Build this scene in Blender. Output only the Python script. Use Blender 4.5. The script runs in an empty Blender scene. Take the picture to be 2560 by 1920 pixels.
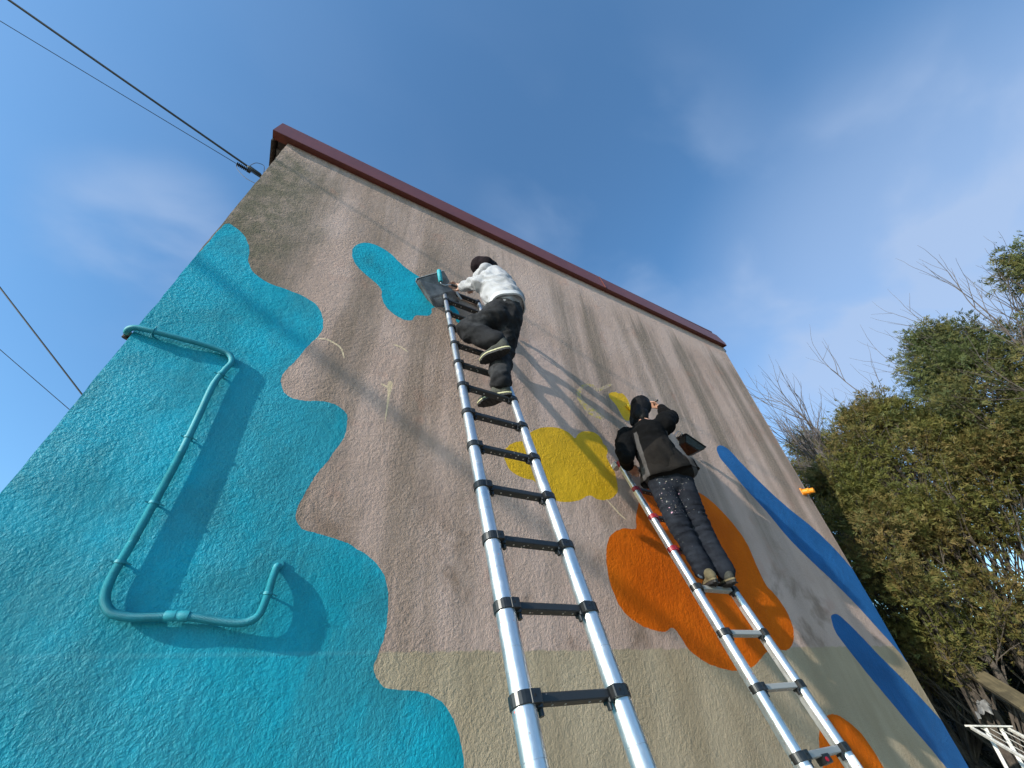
import bpy, bmesh, math, random
import numpy as np
from mathutils import Vector, Matrix, noise
from mathutils.geometry import delaunay_2d_cdt, tessellate_polygon

rnd = random.Random(7)
sc = bpy.context.scene
COL = sc.collection
R = math.radians

# ------------------------------------------------------------------ camera
cam_d = bpy.data.cameras.new('camera')
cam = bpy.data.objects.new('camera', cam_d)
COL.objects.link(cam)
cam_d.sensor_width = 36
cam_d.lens = 13.736
cam_d.clip_start = 0.05
cam_d.clip_end = 2000
cam.matrix_world = Matrix(((0.87257469, -0.26777455, -0.40854645, 0),
                           (-0.48397729, -0.58722288, -0.64879525, 0),
                           (-0.06617696, 0.76384952, -0.64199262, 1.6),
                           (0, 0, 0, 1)))
sc.camera = cam

# ------------------------------------------------------------------ light
SUN = Vector((-4.8, -1.0, 1.9)).normalized()          # direction towards the sun: low, grazing the wall from the left
SUN_EL = math.asin(SUN.z)
sun_d = bpy.data.lights.new('sun', 'SUN')
sun_d.energy = 5.0
sun_d.angle = R(0.55)
sun_d.color = (1.0, 0.93, 0.82)
sun = bpy.data.objects.new('sun', sun_d)
COL.objects.link(sun)
sun.rotation_mode = 'QUATERNION'
sun.rotation_quaternion = SUN.to_track_quat('Z', 'Y')

world = bpy.data.worlds.new('World')
sc.world = world
world.use_nodes = True
nt = world.node_tree
nt.nodes.clear()
out = nt.nodes.new('ShaderNodeOutputWorld')
bg = nt.nodes.new('ShaderNodeBackground')
bg.inputs['Strength'].default_value = 0.15
sky = nt.nodes.new('ShaderNodeTexSky')
sky.sky_type = 'NISHITA'
sky.sun_disc = False
sky.sun_elevation = SUN_EL
sky.sun_rotation = math.atan2(SUN.x, SUN.y)
sky.air_density = 1.0
sky.dust_density = 1.2
sky.ozone_density = 1.6
tc = nt.nodes.new('ShaderNodeTexCoord')
def wn(t, **k):
    n = nt.nodes.new(t)
    for a, b in k.items():
        setattr(n, a, b)
    return n
def wmath(op, a, b=None, clamp=False):
    n = wn('ShaderNodeMath', operation=op, use_clamp=clamp)
    for i, v in enumerate((a, b)):
        if v is None: continue
        if isinstance(v, (int, float)): n.inputs[i].default_value = v
        else: nt.links.new(v, n.inputs[i])
    return n.outputs[0]
def wblob(d, lo, hi):
    """soft patch of sky round a direction: 0 outside, 1 at the centre"""
    n = wn('ShaderNodeVectorMath', operation='DOT_PRODUCT')
    nt.links.new(tc.outputs['Generated'], n.inputs[0])
    n.inputs[1].default_value = Vector(d).normalized()
    m = wn('ShaderNodeMapRange', interpolation_type='SMOOTHSTEP')
    nt.links.new(n.outputs['Value'], m.inputs['Value'])
    m.inputs['From Min'].default_value = lo
    m.inputs['From Max'].default_value = hi
    return m.outputs[0]
mapn = wn('ShaderNodeMapping')
mapn.inputs['Scale'].default_value = (1.0, 1.6, 1.9)
mapn.inputs['Rotation'].default_value = (0.3, 0.9, 0.5)
nt.links.new(tc.outputs['Generated'], mapn.inputs['Vector'])
cn = wn('ShaderNodeTexNoise')
cn.inputs['Scale'].default_value = 3.0
cn.inputs['Detail'].default_value = 5
cn.inputs['Roughness'].default_value = 0.45
cn.inputs['Distortion'].default_value = 0.2
nt.links.new(mapn.outputs[0], cn.inputs['Vector'])
cm = wn('ShaderNodeMapRange', interpolation_type='SMOOTHSTEP')
nt.links.new(cn.outputs[0], cm.inputs['Value'])
cm.inputs['From Min'].default_value = 0.40
cm.inputs['From Max'].default_value = 0.72
blob = wmath('ADD', wmath('MULTIPLY', wblob((0.50, 0.26, 0.83), 0.93, 0.995), 0.45),
             wmath('MULTIPLY', wblob((0.87, -0.05, 0.49), 0.91, 0.995), 1.1))
blob = wmath('ADD', blob, wmath('MULTIPLY', wblob((-0.33, 0.65, 0.685), 0.978, 0.9995), 0.9))
blob = wmath('ADD', blob, 0.05)
cf = wmath('MULTIPLY', cm.outputs[0], blob, clamp=True)
veil = wmath('MULTIPLY', wblob((0.90, -0.06, 0.42), 0.84, 0.99), 0.50)
cf = wmath('MINIMUM', wmath('ADD', wmath('MULTIPLY', cf, 0.62), veil), 0.8)
hs = wn('ShaderNodeMix', data_type='RGBA', blend_type='MULTIPLY')       # white balance of the sky
hs.inputs['Factor'].default_value = 1.0
nt.links.new(sky.outputs[0], hs.inputs['A'])
hs.inputs['B'].default_value = (0.83, 1.26, 1.50, 1)
mixc = wn('ShaderNodeMix', data_type='RGBA')
nt.links.new(cf, mixc.inputs['Factor'])
nt.links.new(hs.outputs['Result'], mixc.inputs['A'])
mixc.inputs['B'].default_value = (2.5, 3.2, 4.5, 1)
nt.links.new(mixc.outputs['Result'], bg.inputs['Color'])
nt.links.new(bg.outputs[0], out.inputs['Surface'])

sc.view_settings.view_transform = 'Standard'
sc.view_settings.look = 'None'
sc.view_settings.exposure = 0.33
sc.view_settings.gamma = 1.0
sc.view_settings.use_curve_mapping = False


# outlines of the mural (wall x, height) and other measured points, metres
SH_turq=[(-1.089,4.326),(-1.082,4.63),(-1.067,4.766),(-1.018,4.764),(-0.95,4.725),(-0.89,4.651),(-0.837,4.547),(-0.811,4.434),(-0.768,4.349),(-0.701,4.284),(-0.599,4.247),(-0.485,4.244),(-0.365,4.227),(-0.27,4.187),(-0.204,4.108),(-0.161,3.981),(-0.162,3.871),(-0.205,3.742),(-0.254,3.547),(-0.286,3.445),(-0.283,3.376),(-0.253,3.307),(-0.207,3.268),(-0.13,3.258),(-0.053,3.279),(0.011,3.291),(0.09,3.284),(0.153,3.24),(0.176,3.166),(0.18,3.06),(0.141,2.92),(0.077,2.755),(0.041,2.61),(0.031,2.53),(0.05,2.473),(0.097,2.435),(0.178,2.422),(0.287,2.4),(0.389,2.362),(0.484,2.31),(0.552,2.241),(0.586,2.16),(0.604,2.049),(0.598,1.938),(0.572,1.848),(0.569,1.808),(0.594,1.764),(0.641,1.731),(0.722,1.719),(0.805,1.71),(0.88,1.689),(0.938,1.655),(0.985,1.607),(1.017,1.546),(1.043,1.476),(1.053,1.412),(1.045,1.32),(1.019,1.209)]
SH_turq2=[(-0.145,5.037),(-0.147,5.099),(-0.134,5.153),(-0.104,5.216),(-0.057,5.263),(0.023,5.296),(0.127,5.28),(0.222,5.229),(0.321,5.142),(0.417,5.092),(0.511,5.053),(0.653,5.005),(0.799,4.922),(0.89,4.808),(0.955,4.718),(0.989,4.602),(0.936,4.569),(0.899,4.677),(0.838,4.723),(0.777,4.719),(0.712,4.681),(0.671,4.632),(0.675,4.57),(0.65,4.521),(0.582,4.489),(0.529,4.456),(0.503,4.381),(0.452,4.354),(0.4,4.355),(0.332,4.379),(0.259,4.44),(0.212,4.527),(0.183,4.649),(0.114,4.717),(0.026,4.774),(-0.065,4.851),(-0.121,4.943)]
SH_yel=[(1.572,3.365),(1.616,3.426),(1.673,3.48),(1.738,3.526),(1.81,3.563),(1.896,3.588),(1.983,3.602),(2.067,3.589),(2.119,3.56),(2.161,3.536),(2.197,3.58),(2.252,3.625),(2.32,3.654),(2.401,3.668),(2.467,3.648),(2.502,3.598),(2.506,3.556),(2.539,3.533),(2.545,3.488),(2.509,3.417),(2.52,3.359),(2.559,3.281),(2.562,3.179),(2.544,3.077),(2.502,3.025),(2.431,2.979),(2.329,2.947),(2.262,2.952),(2.214,2.967),(2.162,2.959),(2.093,2.918),(2.009,2.887),(1.917,2.869),(1.843,2.866),(1.786,2.886),(1.744,2.922),(1.702,2.968),(1.636,3.003),(1.543,3.013),(1.471,3.031),(1.42,3.063),(1.39,3.117),(1.376,3.171),(1.385,3.224),(1.419,3.273),(1.489,3.329)]
SH_yel2=[(2.787,4.272),(2.847,4.319),(2.911,4.344),(2.947,4.338),(3.021,4.358),(3.069,4.3),(3.081,4.221),(3.064,4.118),(2.991,3.976),(2.935,3.957),(2.901,3.993),(2.878,4.063),(2.848,4.14),(2.808,4.189),(2.782,4.225)]
SH_or=[(2.639,2.742),(2.68,2.841),(2.747,2.961),(2.855,3.095),(3.039,3.221),(3.267,3.302),(3.485,3.331),(3.631,3.273),(3.786,3.225),(3.922,3.143),(4.047,3.019),(4.137,2.893),(4.187,2.771),(4.19,2.631),(4.188,2.5),(4.204,2.371),(4.261,2.319),(4.316,2.24),(4.345,2.157),(4.343,2.065),(4.315,1.995),(4.247,1.927),(4.167,1.88),(4.079,1.856),(3.989,1.858),(3.914,1.876),(3.836,1.863),(3.782,1.843),(3.685,1.806),(3.569,1.762),(3.457,1.741),(3.325,1.728),(3.212,1.737),(3.109,1.757),(2.984,1.794),(2.856,1.864),(2.802,1.954),(2.748,2.007),(2.663,1.982),(2.582,1.982),(2.453,2.011),(2.347,2.059),(2.266,2.137),(2.225,2.25),(2.218,2.36),(2.237,2.476),(2.285,2.59),(2.369,2.674),(2.502,2.726)]
SH_or2=[(3.999,1.287),(4.047,1.327),(4.128,1.373),(4.228,1.407),(4.302,1.415),(4.381,1.408),(4.46,1.383),(4.556,1.329),(4.625,1.27),(4.676,1.182),(4.697,1.106),(4.709,1.062),(4.683,1.007),(4.544,0.98),(4.27,0.989),(4.054,1.032),(3.924,1.084),(3.899,1.139),(3.95,1.228)]
SH_blue=[(4.422,3.914),(4.454,3.966),(4.539,4.015),(4.644,4.017),(4.732,3.962),(4.877,3.786),(5.135,3.529),(5.417,3.311),(5.726,3.126),(5.987,2.896),(6.146,2.676),(6.299,2.462),(6.565,2.109),(6.718,1.684),(6.198,1.714),(6.119,1.813),(5.937,2.036),(5.748,2.266),(5.526,2.48),(5.286,2.685),(5.055,2.907),(4.866,3.193),(4.645,3.46),(4.503,3.68),(4.419,3.808)]
SH_blue2=[(5.079,2.114),(5.138,2.149),(5.217,2.155),(5.292,2.132),(5.435,2.011),(5.628,1.809),(5.83,1.621),(6.014,1.429),(6.18,1.233),(6.314,1.03),(6.443,0.835),(6.441,0.69),(5.934,0.748),(5.812,0.857),(5.731,0.965),(5.613,1.134),(5.507,1.262),(5.364,1.46),(5.216,1.665),(5.092,1.869),(5.034,1.998)]
SH_ring=[(2.886,4.459),(2.803,4.417),(2.711,4.355),(2.627,4.302),(2.588,4.337),(2.506,4.327),(2.426,4.288),(2.356,4.219),(2.304,4.124),(2.302,4.042),(2.337,3.969),(2.381,3.903),(2.479,3.869),(2.591,3.865),(2.62,3.904),(2.548,3.96),(2.466,4.003),(2.402,4.032),(2.36,4.084),(2.362,4.138),(2.394,4.203),(2.436,4.25),(2.494,4.283),(2.558,4.291),(2.607,4.256),(2.714,4.311),(2.807,4.38),(2.886,4.439)]
SH_scr1=[(-0.171,3.824),(-0.108,3.847),(-0.04,3.821),(0.008,3.796),(0.04,3.719),(0.047,3.724),(0.015,3.808),(-0.038,3.835),(-0.108,3.859),(-0.173,3.833)]
SH_scr2=[(0.389,3.6),(0.405,3.469),(0.416,3.259),(0.422,3.26),(0.423,3.471),(0.43,3.607)]
SH_scr3=[(0.349,3.561),(0.418,3.538),(0.422,3.557),(0.352,3.574)]
SH_scr4=[(0.38,4.007),(0.441,3.998),(0.501,3.975),(0.504,3.985),(0.445,4.016),(0.381,4.016)]
SH_scr5=[(2.376,2.953),(2.423,2.902),(2.472,2.853),(2.539,2.808),(2.546,2.814),(2.486,2.863),(2.438,2.913),(2.386,2.96)]
PIPE = [(-1.131, 2.47, 3.487), (-1.118, 2.4, 3.46), (-1.101, 2.377, 3.471), (-1.066, 2.368, 3.479), (-0.987, 2.362, 3.478), (-0.867, 2.365, 3.479), (-0.743, 2.371, 3.482), (-0.662, 2.374, 3.476), (-0.603, 2.374, 3.457), (-0.573, 2.372, 3.403), (-0.585, 2.371, 3.328), (-0.599, 2.368, 3.202), (-0.59, 2.368, 3.023), (-0.581, 2.368, 2.841), (-0.576, 2.368, 2.684), (-0.576, 2.368, 2.475), (-0.578, 2.368, 2.299), (-0.576, 2.368, 2.316), (-0.581, 2.368, 2.218), (-0.582, 2.368, 2.137), (-0.572, 2.367, 2.08), (-0.552, 2.365, 2.043), (-0.517, 2.365, 2.015), (-0.456, 2.365, 2.003), (-0.373, 2.365, 2.005), (-0.31, 2.365, 2.01), (-0.241, 2.362, 2.007), (-0.167, 2.359, 1.996), (-0.083, 2.356, 1.987), (-0.031, 2.354, 1.992), (0.002, 2.354, 2.018), (0.011, 2.354, 2.064), (0.013, 2.356, 2.119), (0.013, 2.362, 2.176), (0.016, 2.377, 2.227), (0.02, 2.4, 2.245)]
CLIPS = [(-0.589, 2.368, 3.29), (-0.581, 2.368, 2.841), (-0.576, 2.368, 2.475), (-0.581, 2.368, 2.208), (0.012, 2.368, 2.108), (-0.998, 2.368, 3.483)]
J = {'a_pelvis':(1.119,1.8,4.154),'a_hipR':(1.137,1.79,4.062),'a_hipL':(1.037,1.78,4.051),'a_kneeR':(1.134,1.9,3.821),'a_kneeL':(0.834,1.91,3.914),'a_ankR':(1.077,1.87,3.456),'a_ankL':(0.986,1.72,3.613),'a_waist':(1.107,1.77,4.288),'a_chest':(1.067,1.85,4.564),'a_shR':(1.104,1.83,4.686),'a_shL':(1.057,1.92,4.765),'a_neck':(1.041,1.92,4.754),'a_head':(1.021,1.94,4.855),'a_elb':(0.934,1.86,4.517),'a_wri':(0.857,2.08,4.697),'a_hand':(0.812,2.16,4.769),'a_rol1':(0.618,2.1,4.841),'a_rol2':(0.655,2.13,4.719),'a_rolh':(0.697,2.14,4.729),'a_trTL':(0.468,2.3,4.87),'a_trTR':(0.707,2.2,5.031),'a_trBR':(0.927,2.32,4.825),'a_trBL':(0.7,2.375,4.643),'a_toeR':(1.004,2.021,3.33),'a_heelR':(1.145,1.835,3.33),'a_toeL':(0.936,1.903,3.595),'a_heelL':(1.066,1.679,3.595),'b_head':(2.709,2.0,3.78),'b_neck':(2.633,1.98,3.612),'b_shL':(2.47,2.06,3.456),'b_shR':(2.753,1.84,3.547),'b_chest':(2.606,1.95,3.393),'b_waist':(2.603,1.92,3.145),'b_pelvis':(2.664,1.92,2.958),'b_hipL':(2.577,1.96,2.948),'b_hipR':(2.721,1.87,2.946),'b_kneeL':(2.587,1.93,2.608),'b_kneeR':(2.734,1.86,2.601),'b_ankL':(2.692,1.93,2.288),'b_ankR':(2.813,1.86,2.273),'b_elbR':(3.042,1.95,3.726),'b_wrR':(3.162,2.1,3.999),'b_handR':(3.135,2.15,4.052),'b_elbL':(2.324,2.02,3.181),'b_wrL':(2.497,2.17,3.191),'b_handL':(2.606,2.22,3.214),'b_hemL':(2.484,2.05,2.972),'b_hemR':(2.794,1.75,3.012),'b_roll':(3.039,2.38,4.142),'b_trA':(3.103,2.02,3.47),'b_trB':(3.078,1.92,3.442),'b_trC':(3.356,1.95,3.378),'b_trD':(3.329,2.1,3.374),'b_wire0':(2.915,1.9,3.457),'b_toeL':(2.854,2.086,2.2),'b_heelL':(2.521,1.728,2.2),'b_toeR':(3.034,2.047,2.2),'b_heelR':(2.651,1.752,2.2)}

# ------------------------------------------------------------------ helpers
def link(o):
    COL.objects.link(o)
    return o

def tag(o, label=None, cat=None, group=None, kind=None):
    if label: o['label'] = label
    if cat: o['category'] = cat
    if group: o['group'] = group
    if kind: o['kind'] = kind
    return o

def empty(name, loc=(0, 0, 0)):
    o = bpy.data.objects.new(name, None)
    o.location = loc
    o.empty_display_size = 0.1
    return link(o)

def obj(name, verts, faces, mat, parent=None, smooth=False, fmat=None):
    """a mesh object whose vertices are given in world space; parented keeping them there"""
    me = bpy.data.meshes.new(name)
    me.from_pydata([tuple(v) for v in verts], [], [tuple(f) for f in faces])
    return from_mesh(name, me, mat, parent, smooth, fmat)

def root_loc(p):
    v = Vector((0, 0, 0))
    while p is not None:
        v += p.location
        p = p.parent
    return v

def from_mesh(name, me, mat, parent=None, smooth=False, fmat=None):
    for m in (mat if isinstance(mat, (list, tuple)) else [mat]):
        me.materials.append(m)
    if fmat is not None:
        me.polygons.foreach_set('material_index', fmat)
    if smooth:
        me.polygons.foreach_set('use_smooth', [True] * len(me.polygons))
        me.update()
        me.set_sharp_from_angle(angle=.75)
    me.update()
    o = bpy.data.objects.new(name, me)
    link(o)
    if parent is not None:
        o.parent = parent
        o.location = -root_loc(parent)
    return o

class MB:
    """collects shapes into one mesh"""
    def __init__(s):
        s.v = []; s.f = []; s.m = []
    def add(s, verts, faces, mi=0):
        b = len(s.v)
        s.v += [tuple(v) for v in verts]
        s.f += [tuple(i + b for i in f) for f in faces]
        s.m += [mi] * len(faces)
        return s
    def obox(s, c, ax, ay, az, mi=0, bevel=0.0):
        """box centred at c with half-axis vectors"""
        c = Vector(c); ax = Vector(ax); ay = Vector(ay); az = Vector(az)
        if bevel <= 0:
            vs = [c + ax * i + ay * j + az * k for k in (-1, 1) for j in (-1, 1) for i in (-1, 1)]
            fs = [(0, 2, 3, 1), (4, 5, 7, 6), (0, 1, 5, 4), (2, 6, 7, 3), (0, 4, 6, 2), (1, 3, 7, 5)]
            return s.add(vs, fs, mi)
        # bevelled: octagonal section along ax
        ly, lz = ay.length, az.length
        b = min(bevel, ly * .9, lz * .9)
        uy, uz = ay.normalized(), az.normalized()
        prof = [(ly - b, -lz), (ly, -lz + b), (ly, lz - b), (ly - b, lz), (-ly + b, lz), (-ly, lz - b), (-ly, -lz + b), (-ly + b, -lz)]
        vs = [c + ax * e + uy * p + uz * q for e in (-1, 1) for p, q in prof]
        n = 8
        fs = [(i, (i + 1) % n, n + (i + 1) % n, n + i) for i in range(n)] + [tuple(range(n))[::-1], tuple(range(n, 2 * n))]
        return s.add(vs, fs, mi)
    def tube(s, pts, rad, n=10, mi=0, caps=True, side=None):
        pts = [Vector(p) for p in pts]
        rr = rad if hasattr(rad, '__len__') else [rad] * len(pts)
        t0 = (pts[1] - pts[0]).normalized()
        u = Vector(side) if side is not None else t0.orthogonal()
        u = (u - t0 * u.dot(t0)).normalized()
        vs = []
        for i, p in enumerate(pts):
            t = (pts[min(i + 1, len(pts) - 1)] - pts[max(i - 1, 0)])
            if t.length < 1e-9: t = t0
            t = t.normalized()
            u = (u - t * u.dot(t))
            u = u.normalized() if u.length > 1e-6 else t.orthogonal().normalized()
            w = t.cross(u)
            for k in range(n):
                a = 2 * math.pi * k / n
                vs.append(p + (u * math.cos(a) + w * math.sin(a)) * rr[i])
        fs = []
        for i in range(len(pts) - 1):
            for k in range(n):
                k2 = (k + 1) % n
                fs.append((i * n + k, i * n + k2, (i + 1) * n + k2, (i + 1) * n + k))
        if caps:
            fs.append(tuple(range(n))[::-1])
            fs.append(tuple(range((len(pts) - 1) * n, len(pts) * n)))
        return s.add(vs, fs, mi)
    def build(s, name, mat, parent=None, smooth=False):
        multi = isinstance(mat, (list, tuple))
        return obj(name, s.v, s.f, mat, parent, smooth, s.m if multi else None)

def smooth_path(pts, sub=4, closed=False):
    """Catmull-Rom through tuples of any dimension"""
    P = [np.array(p, float) for p in pts]
    n = len(P)
    o = []
    rng = range(n) if closed else range(n - 1)
    for i in rng:
        if closed: a, b, c, d = P[i - 1], P[i], P[(i + 1) % n], P[(i + 2) % n]
        else: a, b, c, d = P[max(i - 1, 0)], P[i], P[i + 1], P[min(i + 2, n - 1)]
        for k in range(sub):
            t = k / sub
            o.append(0.5 * ((2 * b) + (-a + c) * t + (2 * a - 5 * b + 4 * c - d) * t * t + (-a + 3 * b - 3 * c + d) * t ** 3))
    if not closed: o.append(P[-1])
    return o

# ------------------------------------------------------------------ materials
class NT:
    def __init__(s, name):
        s.mat = bpy.data.materials.new(name)
        s.mat.use_nodes = True
        s.t = s.mat.node_tree
        s.t.nodes.clear()
        s.out = s.n('ShaderNodeOutputMaterial')
        s.b = s.n('ShaderNodeBsdfPrincipled')
        s.t.links.new(s.b.outputs[0], s.out.inputs['Surface'])
        s.tc = s.n('ShaderNodeTexCoord')
        s.obj = s.tc.outputs['Object']
        s.geo = s.n('ShaderNodeNewGeometry')
        s.pos = s.geo.outputs['Position']
    def n(s, t, **k):
        x = s.t.nodes.new(t)
        for a, b in k.items(): setattr(x, a, b)
        return x
    def put(s, sock, v):
        if isinstance(v, bpy.types.NodeSocket): s.t.links.new(v, sock)
        elif isinstance(v, (tuple, list)) and len(v) == 3 and sock.type == 'RGBA': sock.default_value = (*v, 1)
        else: sock.default_value = v
    def set(s, **k):
        for a, v in k.items(): s.put(s.b.inputs[a.replace('_', ' ')], v)
        return s
    def math(s, op, a, b=0.0, clamp=False, c=None):
        x = s.n('ShaderNodeMath', operation=op, use_clamp=clamp)
        s.put(x.inputs[0], a); s.put(x.inputs[1], b)
        if c is not None: s.put(x.inputs[2], c)
        return x.outputs[0]
    def map(s, v, scale=(1, 1, 1), loc=(0, 0, 0), rot=(0, 0, 0)):
        x = s.n('ShaderNodeMapping')
        s.put(x.inputs['Vector'], v)
        x.inputs['Scale'].default_value = scale
        x.inputs['Location'].default_value = loc
        x.inputs['Rotation'].default_value = rot
        return x.outputs[0]
    def noise(s, v, scale=5, detail=3, rough=.5, dist=0.0, col=False):
        x = s.n('ShaderNodeTexNoise')
        s.put(x.inputs['Vector'], v)
        x.inputs['Scale'].default_value = scale
        x.inputs['Detail'].default_value = detail
        x.inputs['Roughness'].default_value = rough
        x.inputs['Distortion'].default_value = dist
        return x.outputs['Color' if col else 0]
    def vor(s, v, scale=5, feature='F1', out='Distance', rand=1.0):
        x = s.n('ShaderNodeTexVoronoi', feature=feature)
        s.put(x.inputs['Vector'], v)
        x.inputs['Scale'].default_value = scale
        x.inputs['Randomness'].default_value = rand
        return x.outputs[out]
    def step(s, v, lo, hi, a=0.0, b=1.0, smooth=True):
        x = s.n('ShaderNodeMapRange')
        if smooth: x.interpolation_type = 'SMOOTHSTEP'
        s.put(x.inputs['Value'], v)
        x.inputs['From Min'].default_value = lo; x.inputs['From Max'].default_value = hi
        x.inputs['To Min'].default_value = a; x.inputs['To Max'].default_value = b
        return x.outputs[0]
    def mix(s, f, a, b):
        x = s.n('ShaderNodeMix', data_type='RGBA')
        s.put(x.inputs['Factor'], f); s.put(x.inputs['A'], a); s.put(x.inputs['B'], b)
        return x.outputs['Result']
    def xyz(s, v):
        x = s.n('ShaderNodeSeparateXYZ'); s.put(x.inputs[0], v)
        return x.outputs
    def bump(s, h, dist=.01, strength=1.0, prev=None):
        x = s.n('ShaderNodeBump')
        s.put(x.inputs['Height'], h)
        x.inputs['Distance'].default_value = dist
        x.inputs['Strength'].default_value = strength
        if prev is not None: s.put(x.inputs['Normal'], prev)
        return x.outputs[0]

def plain(name, col, rough=.6, metal=0.0, var=.12, scale=8, bump=0.0, bscale=60):
    m = NT(name)
    nz = m.noise(m.pos, scale, 4, .6)
    f = m.step(nz, .3, .7)
    lo = tuple(c * (1 - var) for c in col); hi = tuple(min(1, c * (1 + var)) for c in col)
    m.set(Base_Color=m.mix(f, lo, hi), Roughness=rough, Metallic=metal)
    if bump: m.set(Normal=m.bump(m.noise(m.pos, bscale, 3, .6), bump, 1.0))
    return m.mat

def stucco_relief(m, amount=1.0, glossy=False):
    """rendered wall: short curled ridges left by the float, fine grain, slow waviness"""
    warp = m.n('ShaderNodeVectorMath', operation='MULTIPLY_ADD')
    m.put(warp.inputs[0], m.noise(m.pos, 16, 2, .5, col=True))
    warp.inputs[1].default_value = (.022, .022, .022)
    m.put(warp.inputs[2], m.pos)
    wv = warp.outputs[0]
    a = m.noise(wv, 46, 2.0, .45, .7)
    ridge = m.math('SUBTRACT', 1.0, m.math('MULTIPLY', m.math('ABSOLUTE', m.math('SUBTRACT', a, .5)), 5.0), clamp=True)
    mid = m.noise(wv, 24, 2, .5, .5)
    big = m.noise(m.pos, 110, 3, .65)
    lump = m.noise(wv, 44, 4, .62)
    patch = m.step(m.noise(m.pos, 1.7, 3, .6), .38, .62, .45, 1.15)
    h = m.math('MULTIPLY', m.math('ADD', m.math('MULTIPLY', ridge, .16), m.math('MULTIPLY', lump, 1.15)), patch)
    h = m.math('ADD', m.math('ADD', h, m.math('MULTIPLY', mid, .7)), m.math('MULTIPLY', big, .4))
    n = m.bump(m.noise(m.pos, 2.2, 3, .55), .014 * amount, .9)
    return m.bump(h, .0084 * amount, .75, n)

def stains(m, base, k=1.0):
    """dirt that has run down and settled on the render"""
    x, y, z = m.xyz(m.pos)[0:3]
    # dark runs hanging from below the verge on the right part
    xw = m.math('ADD', x, m.math('MULTIPLY', m.math('SUBTRACT', m.noise(m.map(m.pos, (1.2, 1, .8)), 1, 3, .6), .5), .22))
    ragged = m.math('MULTIPLY', m.math('SUBTRACT', m.noise(m.map(m.pos, (13, 1, .04)), 1, 4, .9), .5), 1.7)
    zr = m.math('ADD', z, ragged)
    f1 = None
    for xc, hw, ztop, st in ((-.62, .17, 6.35, .55), (.08, .14, 5.75, .5), (.62, .10, 5.9, .6), (.95, .06, 5.6, .3), (1.45, .17, 6.22, .55), (1.72, .09, 5.95, .5), (2.33, .13, 6.2, .80), (2.50, .08, 6.0, .5), (2.82, .17, 6.05, .90), (3.20, .06, 5.7, .25),
                             (3.50, .11, 6.25, .55), (3.86, .19, 6.28, 1.0), (4.13, .10, 6.15, .75), (4.68, .17, 6.28, 1.0), (4.92, .10, 6.05, .65), (5.28, .07, 5.8, .3),
                             (5.62, .17, 6.25, .95), (6.02, .14, 6.12, .75)):
        b_ = m.step(m.math('ABSOLUTE', m.math('SUBTRACT', xw, xc)), hw * 1.35, hw * .35, 0.0, st)
        b_ = m.math('MULTIPLY', b_, m.step(zr, ztop + .10, ztop - .45))
        f1 = b_ if f1 is None else m.math('MAXIMUM', f1, b_)
    sf = m.step(m.noise(m.map(m.pos, (15, 1, .30)), 1, 4, .65), .26, .66, .55, 1.0)
    fade = m.step(z, 1.4, 4.4, .12, 1.0)
    f1 = m.math('MULTIPLY', m.math('MULTIPLY', f1, sf), fade)
    f1 = m.math('MULTIPLY', f1, m.step(m.noise(m.pos, 60, 3, .7), .3, .7, .62, 1.0))
    # brown grime over the left half
    bl = m.step(m.noise(m.map(m.pos, (2.3, 1, .22), (3, 0, 1)), 1.1, 5, .62, .4), .40, .62)
    leftm = m.step(x, 3.2, .2)
    f2 = m.math('MULTIPLY', m.math('MULTIPLY', bl, leftm), m.step(m.noise(m.pos, 55, 3, .7), .3, .7, .55, 1.0))
    # greenish dirt near the upper left corner
    cx = m.math('ADD', m.math('MULTIPLY', x, -1.0), m.math('MULTIPLY', m.noise(m.pos, 3.0, 4, .6), .9))
    f3 = m.math('MULTIPLY', m.step(cx, .72, 1.35), m.step(m.noise(m.pos, 7, 4, .65), .32, .62, .45, 1.0))
    f3 = m.math('MULTIPLY', f3, m.step(z, 6.45, 6.1))
    # low patches of damp above the change of paint
    f4 = m.math('MULTIPLY', m.step(m.noise(m.map(m.pos, (1, 1, 1), (7, 0, 3)), 1.9, 4, .65, .3), .48, .64),
                m.math('MULTIPLY', m.step(z, 1.75, 1.95), m.step(z, 3.3, 2.2)))
    c = m.mix(m.math('MULTIPLY', f1, .95 * k), base, (.125, .102, .072))
    c = m.mix(m.math('MULTIPLY', f2, .68 * k), c, (.175, .125, .085))
    c = m.mix(m.math('MULTIPLY', f3, .85 * k), c, (.115, .105, .065))
    c = m.mix(m.math('MULTIPLY', f4, .62 * k), c, (.150, .095, .060))
    # rusty freckles
    fr = m.math('MULTIPLY', m.step(m.noise(m.pos, 2.6, 3, .6, .2), .60, .72), .22 * k)
    return m.mix(fr, c, (.42, .20, .14))

def wall_mat():
    m = NT('stucco_bare')
    x, y, z = m.xyz(m.pos)[0:3]
    edge = m.math('ADD', z, m.math('MULTIPLY', m.math('SUBTRACT', m.noise(m.pos, 14, 2, .5), .5), .035))
    low = m.step(edge, 1.882, 1.868)
    var = m.step(m.noise(m.pos, 1.1, 4, .6), .3, .7)
    pink = m.mix(var, (.430, .298, .240), (.520, .375, .315))
    green = m.mix(m.step(m.noise(m.map(m.pos, (2, 1, .6)), 1.3, 4, .6), .35, .65), (.340, .262, .170), (.415, .328, .222))
    c = m.mix(low, stains(m, pink), stains(m, green, .25))
    fine = m.step(m.noise(m.pos, 140, 2, .6), .3, .7, .90, 1.08)
    v = m.n('ShaderNodeVectorMath', operation='SCALE')
    m.put(v.inputs[0], c); m.put(v.inputs['Scale'], fine)
    m.set(Base_Color=v.outputs[0], Roughness=.93, Normal=stucco_relief(m))
    m.b.inputs['Specular IOR Level'].default_value = .25
    return m.mat

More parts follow.
